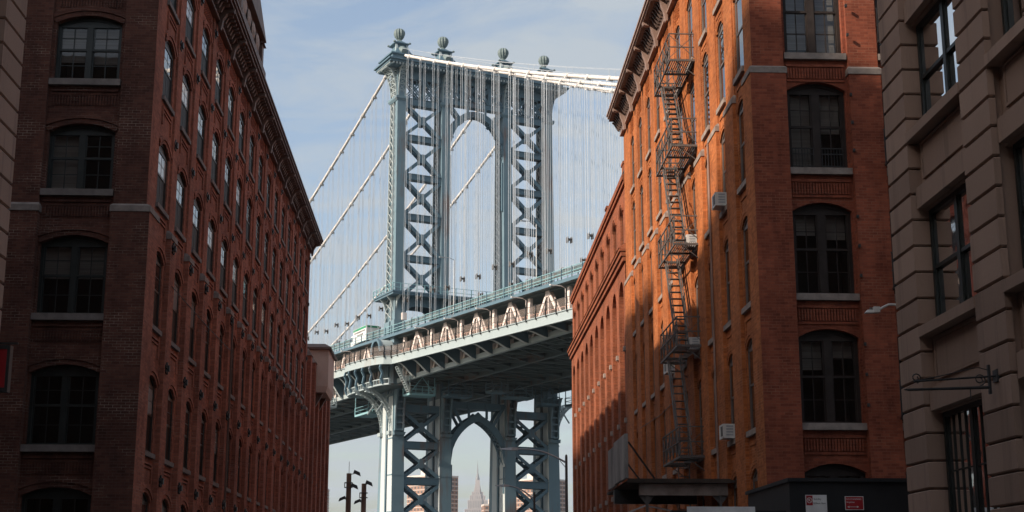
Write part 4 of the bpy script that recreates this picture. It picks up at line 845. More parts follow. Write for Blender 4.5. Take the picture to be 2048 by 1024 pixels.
    for k in range(0, 6): z = zb_ + .25 + k*1.15; m.box(s - .55, s + .55, -f0 - .5, -f0 - .2, z, z + .3)
    m.frus((s - .9, s + .9, -f0 - .55, -f0 + .2, zb_ - .5), (s - 1.05, s + 1.05, -f0 - .75, -f0 + .2, zb_)); m.build('console', M['rusty'], col_)
# big openwork bracket carrying the balcony on the outer column
def arc_bracket(u_, sgn, off):
    m = bmb(); n = 9; pts = []; pin = []
    for k in range(n + 1): a = k/n*math.pi/2; pts.append((off + 4.6*(1 - math.cos(a)), 27.2 + 6.3*math.sin(a))); pin.append((off + 5.3*(1 - math.cos(a*.97)) - .75*math.cos(a)*0 - .62*math.cos(a), 27.2 + 6.9*math.sin(a)))
    s0 = 0 if sgn < 0 else SC[3]
    for uu in (u_ - .35, u_ + .35):
        for A in (pts, pin):
            for a, b in zip(A, A[1:]): m.bar((s0 + sgn*a[0], uu, a[1]), (s0 + sgn*b[0], uu, b[1]), .12, .18)
        for k in range(n): m.bar((s0 + sgn*pts[k][0], uu, pts[k][1]), (s0 + sgn*pin[k+1][0], uu, pin[k+1][1]), .08, .1); m.bar((s0 + sgn*pin[k][0], uu, pin[k][1]), (s0 + sgn*pts[k+1][0], uu, pts[k+1][1]), .08, .1)
    for k in range(n + 1): m.bar((s0 + sgn*pts[k][0], u_ - .35, pts[k][1]), (s0 + sgn*pts[k][0], u_ + .35, pts[k][1]), .1, .14)
    m.bar((s0 + sgn*off, u_, 33.8), (s0 + sgn*(off + 2.6), u_, 30.2), .2, .2); m.box(*(sorted((s0 + sgn*off, s0 + sgn*(off + .5)))), u_ - .6, u_ + .6, 26.6, 27.2); m.build('balcony_bracket', M['blueL'], Br)
for u_ in (-2.0, 2.0): arc_bracket(u_, -1, 1.05); arc_bracket(u_, 1, 1.05)
# struts, cross braces, arches
def laced(m, p, q, wv, plate=.28, every=1.15):
    """front and back plates joined by batten plates; p,q in (s,z)"""
    for k, (a, b) in enumerate(((FRN(p[1]), FRN(q[1])), (BCK(p[1]), BCK(q[1])))):
        sg = 1 if k == 0 else -1
        m.bar((p[0], a + sg*.3, p[1]), (q[0], b + sg*.3, q[1]), plate, wv, (0, 0, 1) if abs(p[1] - q[1]) < .1 else (0, 1, 0)) if abs(p[1]-q[1]) < .1 else m.hexa(*xb(p, q, a + sg*.3, b + sg*.3, plate, wv))
    L_ = math.hypot(q[0] - p[0], q[1] - p[1]); n = max(2, int(L_/every))
    for k in range(1, n):
        t = k/n; s_, z = p[0] + (q[0] - p[0])*t, p[1] + (q[1] - p[1])*t; f = (FRN(z) + BCK(z))/2; m.hexa(*xb((s_ - (q[0]-p[0])/L_*.16, z - (q[1]-p[1])/L_*.16), (s_ + (q[0]-p[0])/L_*.16, z + (q[1]-p[1])/L_*.16), f, f, BCK(z) - FRN(z) - .7, wv*.5))
def xb(p, q, u0, u1, th, wv):
    d = Vector((q[0] - p[0], q[1] - p[1])); d.normalize(); nx, nz = -d.y*wv/2, d.x*wv/2
    def R_(c, u): return [(c[0] - nx, u - th/2, c[1] - nz), (c[0] + nx, u - th/2, c[1] + nz), (c[0] + nx, u + th/2, c[1] + nz), (c[0] - nx, u + th/2, c[1] - nz)]
    return R_(p, u0), R_(q, u1)
def strut(z, sa, sb, h=.95, nm='strut'):
    m = bmb(); f = FRN(z)
    m.box(sa, sb, f + .12, f + .35, z - h, z); g = BCK(z); m.box(sa, sb, g - .35, g - .12, z - h, z); m.box(sa, sb, f + .3, g - .3, z - .12, z - .03); m.box(sa, sb, f + .3, g - .3, z - h + .03, z - h + .12)
    m.box(sa, sb, f - .02, f + .42, z + .001, z + .09); m.build(nm, M['blue'], Br)
UPZ = [85.9, 79.1, 72.0, 64.75, 57.4, 50.4]; LOZ = [31.6, 25.5, 19.6, 13.6, 7.6, 1.6]
def xbrace(sa, sb, zt, zb):
    m = bmb(); cs, cz = (sa + sb)/2, (zt + zb)/2
    for p, q in (((sa, zt), (sb, zb)), ((sa, zb), (sb, zt))): laced(m, p, q, .55)
    f = FRN(cz); g = .72
    for uu in (f + .12, BCK(cz) - .16): m.prism([(cs - g*.75, uu, cz - g*.45), (cs - g*.45, uu, cz - g*1.1), (cs + g*.45, uu, cz - g*1.1), (cs + g*.75, uu, cz - g*.45), (cs + g*.75, uu, cz + g*.45), (cs + g*.45, uu, cz + g*1.1), (cs - g*.45, uu, cz + g*1.1), (cs - g*.75, uu, cz + g*.45)], (0, .04, 0))
    m.build('cross_brace', M['blue'], Br)
for pa, pb in ((0, 1), (2, 3)):
    sa, sb = SC[pa] + CW, SC[pb] - CW
    for k, z in enumerate(UPZ[:-1]): strut(z, sa, sb, .95 if k else 1.15)
    for z0, z1 in zip(UPZ, UPZ[1:]): xbrace(sa, sb, z0 - .95, z1)
    sa, sb = SC[pa] + 1.0, SC[pb] - 1.0
    for k, z in enumerate(LOZ): strut(z, sa, sb, 1.1)
    for z0, z1 in zip(LOZ, LOZ[1:]): xbrace(sa, sb, z0 - 1.1, z1)
def arch(zs, za, sa, sb, zdrop, zgird, nm, pointed=False):
    m = bmb(); n = 12; c = (sa + sb)/2; hw = (sb - sa)/2; ins = []; outs = []
    for k in range(-n, n + 1):
        t = abs(k)/n; a = t*math.pi/2; x = hw*math.sin(a)**.88; z = zs + (za - zs)*(1 - (1 - math.cos(a))**.92)*1.0
        if pointed:
            c0 = ((za - zs)**2 - hw*hw)/(2*hw); rr = hw + c0; x = hw*t; z = zs + math.sqrt(max(0, rr*rr - (x + c0)**2)); a = math.asin(min(1, (x + c0)/rr))
        ins.append((c + math.copysign(x, k), z)); tk = 1.15
        outs.append((c + math.copysign(min(hw + .02, x + (0 if pointed and k == 0 else tk*math.sin(a)*.9)), k), z + (1.5 if pointed and k == 0 else tk*math.cos(a)*.85 + .1)))
    f = FRN(zs); bk = BCK(zs)
    for uu in (bk - .35, f + .1):
        m = bmb()
        for k in range(2*n): m.hexa([(ins[k][0], uu, ins[k][1]), (ins[k+1][0], uu, ins[k+1][1]), (outs[k+1][0], uu, outs[k+1][1]), (outs[k][0], uu, outs[k][1])], [(ins[k][0], uu + .25, ins[k][1]), (ins[k+1][0], uu + .25, ins[k+1][1]), (outs[k+1][0], uu + .25, outs[k+1][1]), (outs[k][0], uu + .25, outs[k][1])])
        rib = m.build(nm, M['blue'], Br)
    m = bmb()
    pts = [(sa + .05, zdrop)] + [(a, b) for a, b in ins] + [(sb - .05, zdrop)]
    for k in range(len(pts) - 1):
        (a, b), (c_, d_) = pts[k], pts[k+1]; nseg = max(1, int(math.hypot(c_ - a, d_ - b)/1.4))
        for j in range(nseg):
            p = (a + (c_ - a)*j/nseg, b + (d_ - b)*j/nseg); q = (a + (c_ - a)*(j+1)/nseg, b + (d_ - b)*(j+1)/nseg)
            m.bar((p[0], f + .4, p[1]), (q[0], bk - .2, q[1]), .07, .16); m.bar((p[0], bk - .2, p[1]), (q[0], f + .4, q[1]), .07, .16)
    for sx, e in ((sa, .12), (sb, -.12)):
        for uu in (f + .2, bk - .2): m.bar((sx + e, uu, zdrop), (sx + e, uu, zs), .3, .3, (1, 0, 0))
    m.build('arch_lacing', M['blue'], rib)
    for sx in (-1, 1):
        x0 = c + sx*hw; e = (c + sx*hw*.50, zs + (za - zs)*.82)
        for uu in (f + .3, bk - .3): m = bmb(); m.hexa(*xb((x0, zgird), e, uu, uu, .25, .5)); m.build('spandrel_brace', M['blue'], rib)
        m = bmb(); x1 = c + sx*hw*.33; m.box(x1 - .2, x1 + .2, f + .15, f + .4, zs + (za - zs)*.93 + .9, zgird); m.build('spandrel_post', M['blue'], rib)
        m = bmb(); m.box(*sorted((x0, c + sx*hw*.86)), f + .1, f + .35, zs + (za - zs)*.42, zs + (za - zs)*.42 + .4); m.build('spandrel_tie', M['blue'], rib)
arch(76.5, 84.3, SC[1] + CW, SC[2] - CW, 67.5, 86.0, 'arch_rib'); arch(22.0, 29.6, SC[1] + 1.0, SC[2] - 1.0, 17.5, 32.5, 'arch_rib', True)
strut(87.0, SC[1] + CW, SC[2] - CW, .9); strut(32.6, SC[1] + 1, SC[2] - 1, 1.0)
# frieze of crossed lattices with rings
for pa, pb, n in ((0, 1, 2), (1, 2, 4), (2, 3, 2)):
    sa, sb = SC[pa] + CW, SC[pb] - CW; z0, z1 = (86.05, 89.6) if n == 2 else (87.05, 90.2)
    m = bmb(); f = FRN(88)
    for uu in (f + .25, BCK(88) - .1):
        for k in range(n):
            a, b = sa + (sb - sa)*k/n, sa + (sb - sa)*(k+1)/n
            for o_ in (-.25, .25): m.hexa(*xb((a, z0 + o_), (b, z1 + o_), uu, uu, .16, .22)); m.hexa(*xb((a, z1 + o_), (b, z0 + o_), uu, uu, .16, .22))
            if k: m.box(a - .3, a + .3, uu - .15, uu + .15, z0, z1)
            for (rx, rz) in (((a + b)/2, z0 + .55), ((a + b)/2, z1 - .55)):
                ro_ = [(rx + .5*math.cos(2*math.pi*t/10), rz + .5*math.sin(2*math.pi*t/10)) for t in range(11)]; ri_ = [(rx + .33*math.cos(2*math.pi*t/10), rz + .33*math.sin(2*math.pi*t/10)) for t in range(11)]
                strip_ring(m, ro_, ri_, uu - .06, uu + .06)
    m.build('frieze', M['blue'], Br)
    m = bmb(); m.box(sa, sb, f + .2, f + .5, z1, 91.2); m.build('frieze_girder', M['blue'], Br); m = bmb(); m.box(sa, sb, -f - .5, -f - .2, z1, 91.2); m.build('frieze_girder', M['blue'], Br)
# main cornice
m = bmb(); e = 3.0
for s0, s1, uu, z0, z1 in ((-2.6, 31.9, 3.1, 91.2, 91.6), (-3.0, 32.3, 3.5, 91.6, 92.0), (-3.3, 32.6, 3.8, 92.0, 92.25), (-2.4, 31.7, 2.9, 92.25, 93.2), (-2.7, 32.0, 3.2, 93.2, 93.45)): m.box(s0, s1, -uu, uu, z0, z1)
mc = m.build('tower_cornice', M['blue'], Br)
m = bmb()
for k in range(58): s_ = -2.5 + k*.6; m.box(s_, s_ + .32, -3.45, -3.11, 91.25, 91.595)
for k in range(10): m.box(-2.94, -2.61, -3.0 + k*.62, -2.68 + k*.62, 91.25, 91.595)
m.build('dentils', M['blueL'], mc)
m = bmb()
for a in (3.9, 10.5, 14.6, 18.7, 25.2): m.box(a - 1.6, a + 1.6, -3.02, -2.92, 92.35, 93.1)
m.build('cornice_plate', M['rusty'], mc)
for s in SC:
    t_ = bmb(); t_.frus((s - 1.75, s + 1.75, -2.6, 2.6, 93.45), (s - 1.05, s + 1.05, -1.5, 1.5, 95.0)); t_.frus((s - 1.05, s + 1.05, -1.5, 1.5, 95.0), (s - .85, s + .85, -1.1, 1.1, 95.7))
    t_.frus((s - .9, s + .9, -1.15, 1.15, 95.7), (s - 1.4, s + 1.4, -1.5, 1.5, 95.95)); t_.box(s - 1.4, s + 1.4, -1.5, 1.5, 95.95, 96.12); t_.frus((s - 1.1, s + 1.1, -1.2, 1.2, 96.12), (s - .5, s + .5, -.5, .5, 96.75)); pd_ = t_.build('finial', M['blue'], Br)
    m = MB(TB); m.lathe((s, 0, 96.7), [(.5, 0), (.55, .1), (.40, .28), (.42, .4), (.62, .58), (.88, .95), (1.04, 1.45), (1.0, 1.9), (.8, 2.25), (.45, 2.46), (.1, 2.52)], 24, .16); m.build('ribbed_ball', M['urn'], pd_)
    m = MB(TB)
    for sx, uy in ((-1, -1), (1, -1), (-1, 1), (1, 1)): m.lathe((s + sx*1.45, uy*1.4, 96.0), [(.05, 0), (.24, .05), (.26, .2), (.1, .34)], 8)
    m.build('acroterion', M['urn'], pd_)
    m = MB(TB); m.tube([(s, -1.4, 94.6), (s, -2.5, 94.05)], [.85, .55], 12); m.build('cable_saddle', M['urn'], pd_)
    for sx in (-1, 1): m = MB(TB); m.prism([(s + sx*1.2 - .18, -2.7, 93.46), (s + sx*1.2 - .18, -1.2, 93.46), (s + sx*1.0 - .18, -1.2, 95.9), (s + sx*1.0 - .18, -1.5, 95.2), (s + sx*1.15 - .18, -1.75, 94.4)], (.36, 0, 0)); m.build('scroll_buttress', M['blueL'], pd_)
# balcony round the tower above the deck
m = bmb(); m.box(-2.0, 31.3, -4.3, 4.3, 50.0, 50.35); m.box(-2.15, 31.45, -4.45, 4.45, 50.35, 50.6); pf = m.build('tower_balcony', M['blue'], Br)
m = bmb()
for z in (51.1, 51.85):
    m.tube([(-2.1, -4.4, z), (31.4, -4.4, z), (31.4, 4.4, z), (-2.1, 4.4, z), (-2.1, -4.4, z)], .05, 5)
for k in range(24): s_ = -2.1 + 33.5*k/23; m.bar((s_, -4.4, 50.6), (s_, -4.4, 51.85), .12, .12); m.bar((s_, 4.4, 50.6), (s_, 4.4, 51.85), .12, .12)
for k in range(1, 6): u_ = -4.4 + 8.8*k/6; m.bar((-2.1, u_, 50.6), (-2.1, u_, 51.85), .12, .12)
m.build('balcony_railing', M['teal'], pf)
m = bmb()
for s in SC:
    for o_ in (-.5, .5): m.prism([(s + o_ - .12, FRN(48), 47.9), (s + o_ - .12, FRN(48) - .5, 49.2), (s + o_ - .12, -4.2, 50.0), (s + o_ - .12, FRN(48), 50.0)], (.24, 0, 0))
for u_ in (-1.6, 1.6): m.prism([(-CW, u_, 47.6), (-1.3, u_, 49.3), (-2.0, u_, 50.0), (-CW, u_, 50.0)], (0, .25, 0))
m.build('balcony_console', M['blueL'], pf)
for pa, pb in ((0, 1), (1, 2), (2, 3)):
    sa, sb = SC[pa] + CW, SC[pb] - CW; f = FRN(49); n = 8; hw = (sb - sa)/2; c_ = (sa + sb)/2
    for uu in (f + .2, -f - .5):
        m = bmb()
        for k in range(n):
            t0, t1 = -1 + 2*k/n, -1 + 2*(k+1)/n; zz0, zz1 = 48.6 - 1.9*abs(t0)**4, 48.6 - 1.9*abs(t1)**4
            m.hexa([(c_ + hw*t0, uu, zz0), (c_ + hw*t1, uu, zz1), (c_ + hw*t1, uu, 50), (c_ + hw*t0, uu, 50)], [(c_ + hw*t0, uu + .3, zz0), (c_ + hw*t1, uu + .3, zz1), (c_ + hw*t1, uu + .3, 50), (c_ + hw*t0, uu + .3, 50)])
        m.build('portal_girder', M['blue'], Br)

# cables
zc_side = lambda u: 94.4 + .427*u + .00048*u*u
zc_main = lambda u: 94.4 - .375*u + .0007*u*u
zc = lambda u: zc_side(u) if u < 0 else zc_main(u)
z_up = lambda u: 44.75 + .036*u      # upper railing top
z_ud = lambda u: 43.05 + .035*u      # underside of upper deck
z_fb = lambda u: 37.75 + .042*u      # underside of walkway fascia
z_bc = lambda u: 35.15 + .0105*u     # bottom chord
U0, U1 = -117.6, 190.4
for ci, s in enumerate(SC):
    m = bmb(); us = [-130 + 4*k for k in range(33)]; m.tube([(s, u, zc(u)) for u in us] + [(s, 0, 94.5)], .27, 10)
    m.tube([(s, 0, 94.5)] + [(s, u, zc(u)) for u in [2 + 4*k for k in range(50)]], .27, 10); cb = m.build('main_cable', M['cable'], Br, smooth=True)
    m = bmb()
    for sx in (-.45, .45): m.tube([(s + sx, u, zc(u) + 1.25) for u in us + [2 + 4*k for k in range(50)]], .022, 4, False)
    for u in [-128.8 + 11.2*k for k in range(29)]:
        if abs(u) > 3:
            for sx in (-.45, .45): m.bar((s + sx, u, zc(u)), (s + sx, u, zc(u) + 1.3), .04, .04)
    m.build('hand_rope', M['rope'], cb)
rope = MB()
for sx in (-.42, .42):
    for sy in (-.3, .3): rope.tube([(sx, sy, 0), (sx, sy, 1)], .034, 3, False)
rope = rope.mesh('suspender', M['rope'])
clamp = MB(); clamp.box(-.36, .36, -.2, .2, -.12, .12)
for sx in (-.36, .36):
    for sy in (-.17, .17): clamp.lathe((sx*.8, sy, -.5), [(.03, 0), (.09, .08), (.10, .3), (.05, .4)], 6); clamp.lathe((sx*.8, sy, .12), [(.09, 0), (.04, .25)], 6)
clamp = clamp.mesh('rope_socket', M['iron']); band = MB(); band.tube([(0, -.36, 0), (0, .36, 0)], .34, 10); band.box(-.42, .42, -.15, .15, -.38, -.1); band = band.mesh('cable_band', M['cable'])
for ci, s in enumerate(SC):
    for k in range(-18, 25):
        u = 5.6*k + .5
        if abs(k) < 1: continue
        z0 = z_ud(u); L_ = zc(u) - z0; Mx = MBr @ Matrix.Translation((s, u, z0))
        o = inst('suspender', rope, Mx @ Matrix.Diagonal((1, 1, L_, 1)), Br); inst('rope_socket', clamp, Mx @ Matrix.Translation((0, 0, 5.6 + (.5 if k % 2 else 0))), Br)
        sl = math.atan(.427 if u < 0 else -.375 + .0014*u); inst('cable_band', band, MBr @ Matrix.Translation((s, u, zc(u))) @ Matrix.Rotation(sl, 4, 'X'), Br)

# decks
def ribbon(m, s0, s1, f0, f1, ua, ub, step=5.6):
    n = int(round((ub - ua)/step))
    for k in range(n):
        a, b = ua + (ub - ua)*k/n, ua + (ub - ua)*(k+1)/n
        m.hexa([(s0, a, f0(a)), (s1, a, f0(a)), (s1, b, f0(b)), (s0, b, f0(b))], [(s0, a, f1(a)), (s1, a, f1(a)), (s1, b, f1(b)), (s0, b, f1(b))])
off = lambda f, d: (lambda u: f(u) + d)
m = bmb(); ribbon(m, -1.4, 30.66, z_ud, off(z_ud, .35), U0, U1); m.build('upper_deck', M['under'], Br)
m = bmb(); ribbon(m, -1.55, -1.41, off(z_ud, -.05), off(z_ud, .42), U0, U1); m.build('upper_edge_beam', M['blue'], Br)
m = bmb(); ribbon(m, 30.67, 30.8, off(z_ud, -.05), off(z_ud, .42), U0, U1); m.build('upper_edge_beam', M['blue'], Br)
for sx, nm in ((-1.47, 0), (30.72, 1)):
    m = bmb()
    for d_ in (.75, 1.15, 1.75): ribbon(m, sx - .05, sx + .05, off(z_ud, d_), off(z_ud, d_ + .09), U0, U1)
    rl = m.build('upper_railing', M['teal'], Br)
    m = bmb(); n = int((U1 - U0)/2.8)
    for k in range(n + 1): u = U0 + 2.8*k; m.bar((sx - .06, u, z_ud(u) + .3), (sx - .06, u, z_ud(u) + 1.85), .1, .14)
    m.build('railing_posts', M['blue'], rl)
m = bmb(); ribbon(m, .9, 1.1, off(z_ud, 1.9), off(z_ud, 2.6), U0, U1)
for k in range(110): u = U0 + 2.8*k; m.bar((1.0, u, z_ud(u) + .3), (1.0, u, z_ud(u) + 2.6), .12, .12)
m.build('traffic_barrier', M['under'], Br)
m = bmb(); ribbon(m, -.5, 29.8, off(z_fb, .25), off(z_fb, .6), U0, U1); m.build('lower_deck', M['under'], Br)
for ci, s in enumerate(SC):
    mt = M['cream'] if ci in (0, 3) else M['under']
    m = bmb(); ribbon(m, s - .33, s + .33, off(z_bc, 0), off(z_bc, .75), U0, U1); m.build('bottom_chord', M['blueL'] if ci == 0 else M['under'], Br)
    m = bmb(); ribbon(m, s - .33, s + .33, off(z_ud, -.28), off(z_ud, -.03), U0, U1); m.build('top_chord', M['under'], Br)
    for k in range(-20, 33):
        u = 5.6*k + .5
        if abs(u) < 2.5: continue
        apex = (k % 2 == 0); zt, zb_ = z_ud(u) - .32, z_bc(u) + .5
        m = bmb(); hv = .10 if apex else .34; m.box(s - .22, s + .22, u - hv, u + hv, zb_, zt); m.build('truss_vertical', mt, Br)
        if apex:
            for du in (-5.6, 5.6):
                u2 = u + du; m = bmb()
                for so in (-.24, .24): m.bar((s + so, u + du*.055, zt - .05), (s + so, u + du*.84, z_bc(u2) + .5), .16, .46, (0, 1, .3))
                if ci == 0:
                    for j in range(9):
                        t0, t1 = j/9, (j + 1)/9; pa_ = (u + du*.84*t0, zt + (z_bc(u2) + .5 - zt)*t0); pb_ = (u + du*.84*t1, zt + (z_bc(u2) + .5 - zt)*t1)
                        sg = -1 if j % 2 else 1; m.bar((s - .24*sg, pa_[0], pa_[1]), (s + .24*sg, pb_[0], pb_[1]), .06, .12)
                m.build('truss_diagonal', mt, Br)
            m = bmb(); m.prism([(s - .34, u - .55, zt + .28), (s - .34, u + .55, zt + .28), (s - .34, u + .62, zt - .55), (s - .34, u - .62, zt - .55)], (.68, 0, 0)); m.build('gusset', mt, Br)
# underside: floor beams, stringers, laterals
for k in range(-20, 33):
    u = 5.6*k + .5; m = bmb(); m.box(.34, 28.9, u - .2, u + .2, z_bc(u) + .3, z_bc(u) + .6); m.box(.34, 28.9, u - .06, u + .06, z_bc(u) + .6, z_fb(u) + .25)
    for a, b in zip(SC, SC[1:]): m.bar((a + .4, u, z_bc(u) + .35), (b - .4, u + 5.6, z_bc(u + 5.6) + .35), .25, .25); m.bar((a + .4, u + 5.6, z_bc(u + 5.6) + .33), (b - .4, u, z_bc(u) + .33), .25, .25)
    m.build('floor_beam', M['under'], Br)
m = bmb()
for s in (2.2, 4.3, 6.4, 10.8, 13.0, 16.2, 18.4, 22.9, 25.0, 27.1): ribbon(m, s - .12, s + .12, off(z_fb, -.75), off(z_fb, .24), U0, U1)
m.build('stringers', M['under'], Br, 'stuff')
for s in (8.53, 20.73):
    m = bmb(); ribbon(m, s - .5, s - .38, off(z_fb, .6), off(z_fb, 3.3), U0, U1); m.build('track_wall', M['under'], Br)
# walkway on the near side: path in plan bulges round the tower
def bulge(u): 
    if -8.6 < u < 10.6: return -3.72 - 2.1*max(0, 1 - abs((u - 1)/9.6)**4)**.5
    return -3.72
UB = [-8.6 + 19.2*k/24 for k in range(25)]
US = [U0 + 2.8*k for k in range(int((-9.2 - U0)/2.8) + 1)] + [-8.7] + UB + [10.7] + [12 + 2.8*k for k in range(40)]
def wall_path(m, us, s_of, f0, f1, th):
    for a, b in zip(us, us[1:]):
        sa, sb = s_of(a), s_of(b)
        m.hexa([(sa, a, f0(a)), (sa + th, a, f0(a)), (sb + th, b, f0(b)), (sb, b, f0(b))], [(sa, a, f1(a)), (sa + th, a, f1(a)), (sb + th, b, f1(b)), (sb, b, f1(b))])
m = bmb(); wall_path(m, US, bulge, z_fb, off(z_fb, 1.15), .16); wall_path(m, US, lambda u: bulge(u) - .14, off(z_fb, 1.151), off(z_fb, 1.27), .34); wall_path(m, US, lambda u: bulge(u) - .12, off(z_fb, -.10), off(z_fb, -.002), .4); m.build('fascia_girder', M['blueL'], Br)
m = bmb()
for a, b in zip(US, US[1:]):
    m.hexa([(bulge(a) + .17, a, z_fb(a) + .62), (-.4, a, z_fb(a) + .62), (-.4, b, z_fb(b) + .62), (bulge(b) + .17, b, z_fb(b) + .62)], [(bulge(a) + .17, a, z_fb(a) + .8), (-.4, a, z_fb(a) + .8), (-.4, b, z_fb(b) + .8), (bulge(b) + .17, b, z_fb(b) + .8)])
m.build('walkway', M['under'], Br)
UPo = [u for u in US if not (-8.6 < u < 10.7)] + [-8 + 2.6*k for k in range(8)]
UPo.sort()
for u in UPo:
    if u < -112: continue
    m = bmb(); s = bulge(u); z = z_fb(u); pr = [(s - .14, z + .9), (s - .24, z + 1.7), (s - .12, z + 2.4), (s - .22, z + 3.0)]
    for (a, b), (c_, d_) in zip(pr, pr[1:]): m.bar((a, u, b), (c_, u, d_), .14, .16, (0, 1, 0))
    m.build('fence_post', M['black'], Br)
for a, b in zip(UPo, UPo[1:]):
    if a < -112: continue
    m = bmb(); sa, sb = bulge(a) - .12, bulge(b) - .12; m.poly([(sa, a, z_fb(a) + 1.28), (sb, b, z_fb(b) + 1.28), (sb, b, z_fb(b) + 2.8), (sa, a, z_fb(a) + 2.8)]); m.build('fence_panel', M['mesh'], Br)
m = bmb()
for d_ in (2.05, 2.8): wall_path(m, US, lambda u: bulge(u) - .15, off(z_fb, d_), off(z_fb, d_ + .06), .06)
m.build('fence_rail', M['iron'], Br)
m = bmb(); ui = [U0 + 2.8*k for k in range(110)]
for d_ in (1.3, 1.75, 2.2, 2.7): wall_path(m, ui, lambda u: -.75, off(z_fb, d_), off(z_fb, d_ + .05), .06)
for u in ui: m.bar((-.72, u, z_fb(u) + .8), (-.72, u, z_fb(u) + 2.75), .08, .08)
m.build('inner_railing', M['pink'], Br)
m = bmb(); wall_path(m, ui, lambda u: -.55, off(z_fb, .8), off(z_fb, 1.75), .05); m.build('kick_board', M['pink'], Br)
for k in range(-20, 33):
    u = 5.6*k + .5
    if -9 < u < 11: continue
    m = bmb(); n = 6; pr = [(-.35, z_bc(u) + .1)] + [(-.5 - 3.0*t/n, z_bc(u) + .1 + (z_fb(u) - .1 - z_bc(u))*(3*(t/n)**2 - 2*(t/n)**3)**.8) for t in range(n + 1)] + [(-3.5, z_fb(u) + .6), (-.35, z_fb(u) + .6)]
    m.prism([(s, u - .09, z) for s, z in pr], (0, .18, 0))
    cbk = m.build('cantilever_bracket', M['blue'], Br); m = bmb()
    for (a, b), (c_, d_) in zip(pr[:-2], pr[1:-2]): m.bar((a, u, b - .05), (c_, u, d_ - .05), .5, .07, (0, 0, 1))
    m.build('flange', M['pale'], cbk)
    m = bmb(); n = 5; m.prism([(29.6, u - .09, z_bc(u) + .1), (32.8, u - .09, z_fb(u)), (32.8, u - .09, z_fb(u) + .6), (29.6, u - .09, z_fb(u) + .6)], (0, .18, 0)); m.build('cantilever_bracket', M['under'], Br)
m = bmb(); ribbon(m, 32.8, 33.0, z_fb, off(z_fb, 1.2), U0, U1); ribbon(m, 29.8, 32.8, off(z_fb, .62), off(z_fb, .8), U0, U1); m.build('far_fascia_girder', M['blue'], Br)
# curved apron and S-brackets under the tower bulge
m = bmb(); ua = [-8.2 + 18.4*k/20 for k in range(21)]
wall_path(m, ua, lambda u: bulge(u) + .5, lambda u: 34.0, lambda u: 34.25, .5); wall_path(m, ua, lambda u: bulge(u) + .45, lambda u: 34.9, lambda u: 35.05, .3)
for u in ua:
    m.bar((bulge(u) + .62, u, 34.25), (bulge(u) + .62, u, 34.9), .14, .3)
m.build('apron_band', M['blueL'], Br)
m = bmb()
for a, b in zip(ua, ua[1:]): m.hexa([(bulge(a) + .9, a, 34.02), (0, a, 34.02), (0, b, 34.02), (bulge(b) + .9, b, 34.02)], [(bulge(a) + .9, a, 34.2), (0, a, 34.2), (0, b, 34.2), (bulge(b) + .9, b, 34.2)])
m.build('apron_floor', M['under'], Br)
for k in range(6):
    u = -7.2 + k*3.2; m = bmb(); s = bulge(u); pr = [(s + .1, z_fb(u) - .1), (s - .1, z_fb(u) - .7), (s + .35, z_fb(u) - 1.5), (s + .1, 35.0), (s + .5, 34.2)]
    for (a, b), (c_, d_) in zip(pr, pr[1:]): m.bar((a, u, b), (c_, u, d_), .3, .34, (0, 1, 0))
    m.build('scroll_post', M['blue'], Br)
# domed niche on the balcony
def niche(u0, parent):
    z0 = z_fb(u0) + 2.7; r = 1.95; n = 12
    m = bmb()
    def ring(s, rr, dz=0): return [(s, u0 - rr*math.cos(math.pi*k/n), z0 + rr*math.sin(math.pi*k/n)*1.0 + dz) for k in range(n + 1)]
    secs = [(-4.2, r), (-2.6, r), (-1.6, r*.98), (-.9, r*.8), (-.5, r*.5), (-.35, .05)]
    for (s1_, r1), (s2_, r2) in zip(secs, secs[1:]):
        A, B = ring(s1_, r1), ring(s2_, r2)
        for k in range(n): m.poly([A[k], A[k+1], B[k+1], B[k]])
    hood_ = m.build('niche_hood', M['blueL'], Br, smooth=True)
    m = bmb(); A, B = ring(-4.2, r + .15), ring(-4.2, r - .35); A2, B2 = ring(-3.8, r + .15), ring(-3.8, r - .35)
    for k in range(n): m.hexa([A[k], A[k+1], B[k+1], B[k]], [A2[k], A2[k+1], B2[k+1], B2[k]])
    m.build('niche_archivolt', M['blue'], hood_)
    m = bmb(); m.box(-4.1, -.4, u0 - r - .3, u0 - r + .25, z0 - .35, z0); m.box(-4.1, -.4, u0 + r - .25, u0 + r + .3, z0 - .35, z0)
    for uu in (u0 - r, u0 + r):
        m.prism([(-3.9, uu - .15, z0 - .35), (-1.2, uu - .15, z0 - .35), (-1.2, uu - .15, z0 - 2.2), (-2.2, uu - .15, z0 - 1.2)], (0, .3, 0))
    m.build('niche_impost', M['blue'], hood_)
    m = bmb(); m.box(-.9, -.6, u0 - r, u0 + r, z0 - 2.0, z0 + .9); m.build('niche_back', M['under'], hood_)
niche(-2.2, Br)
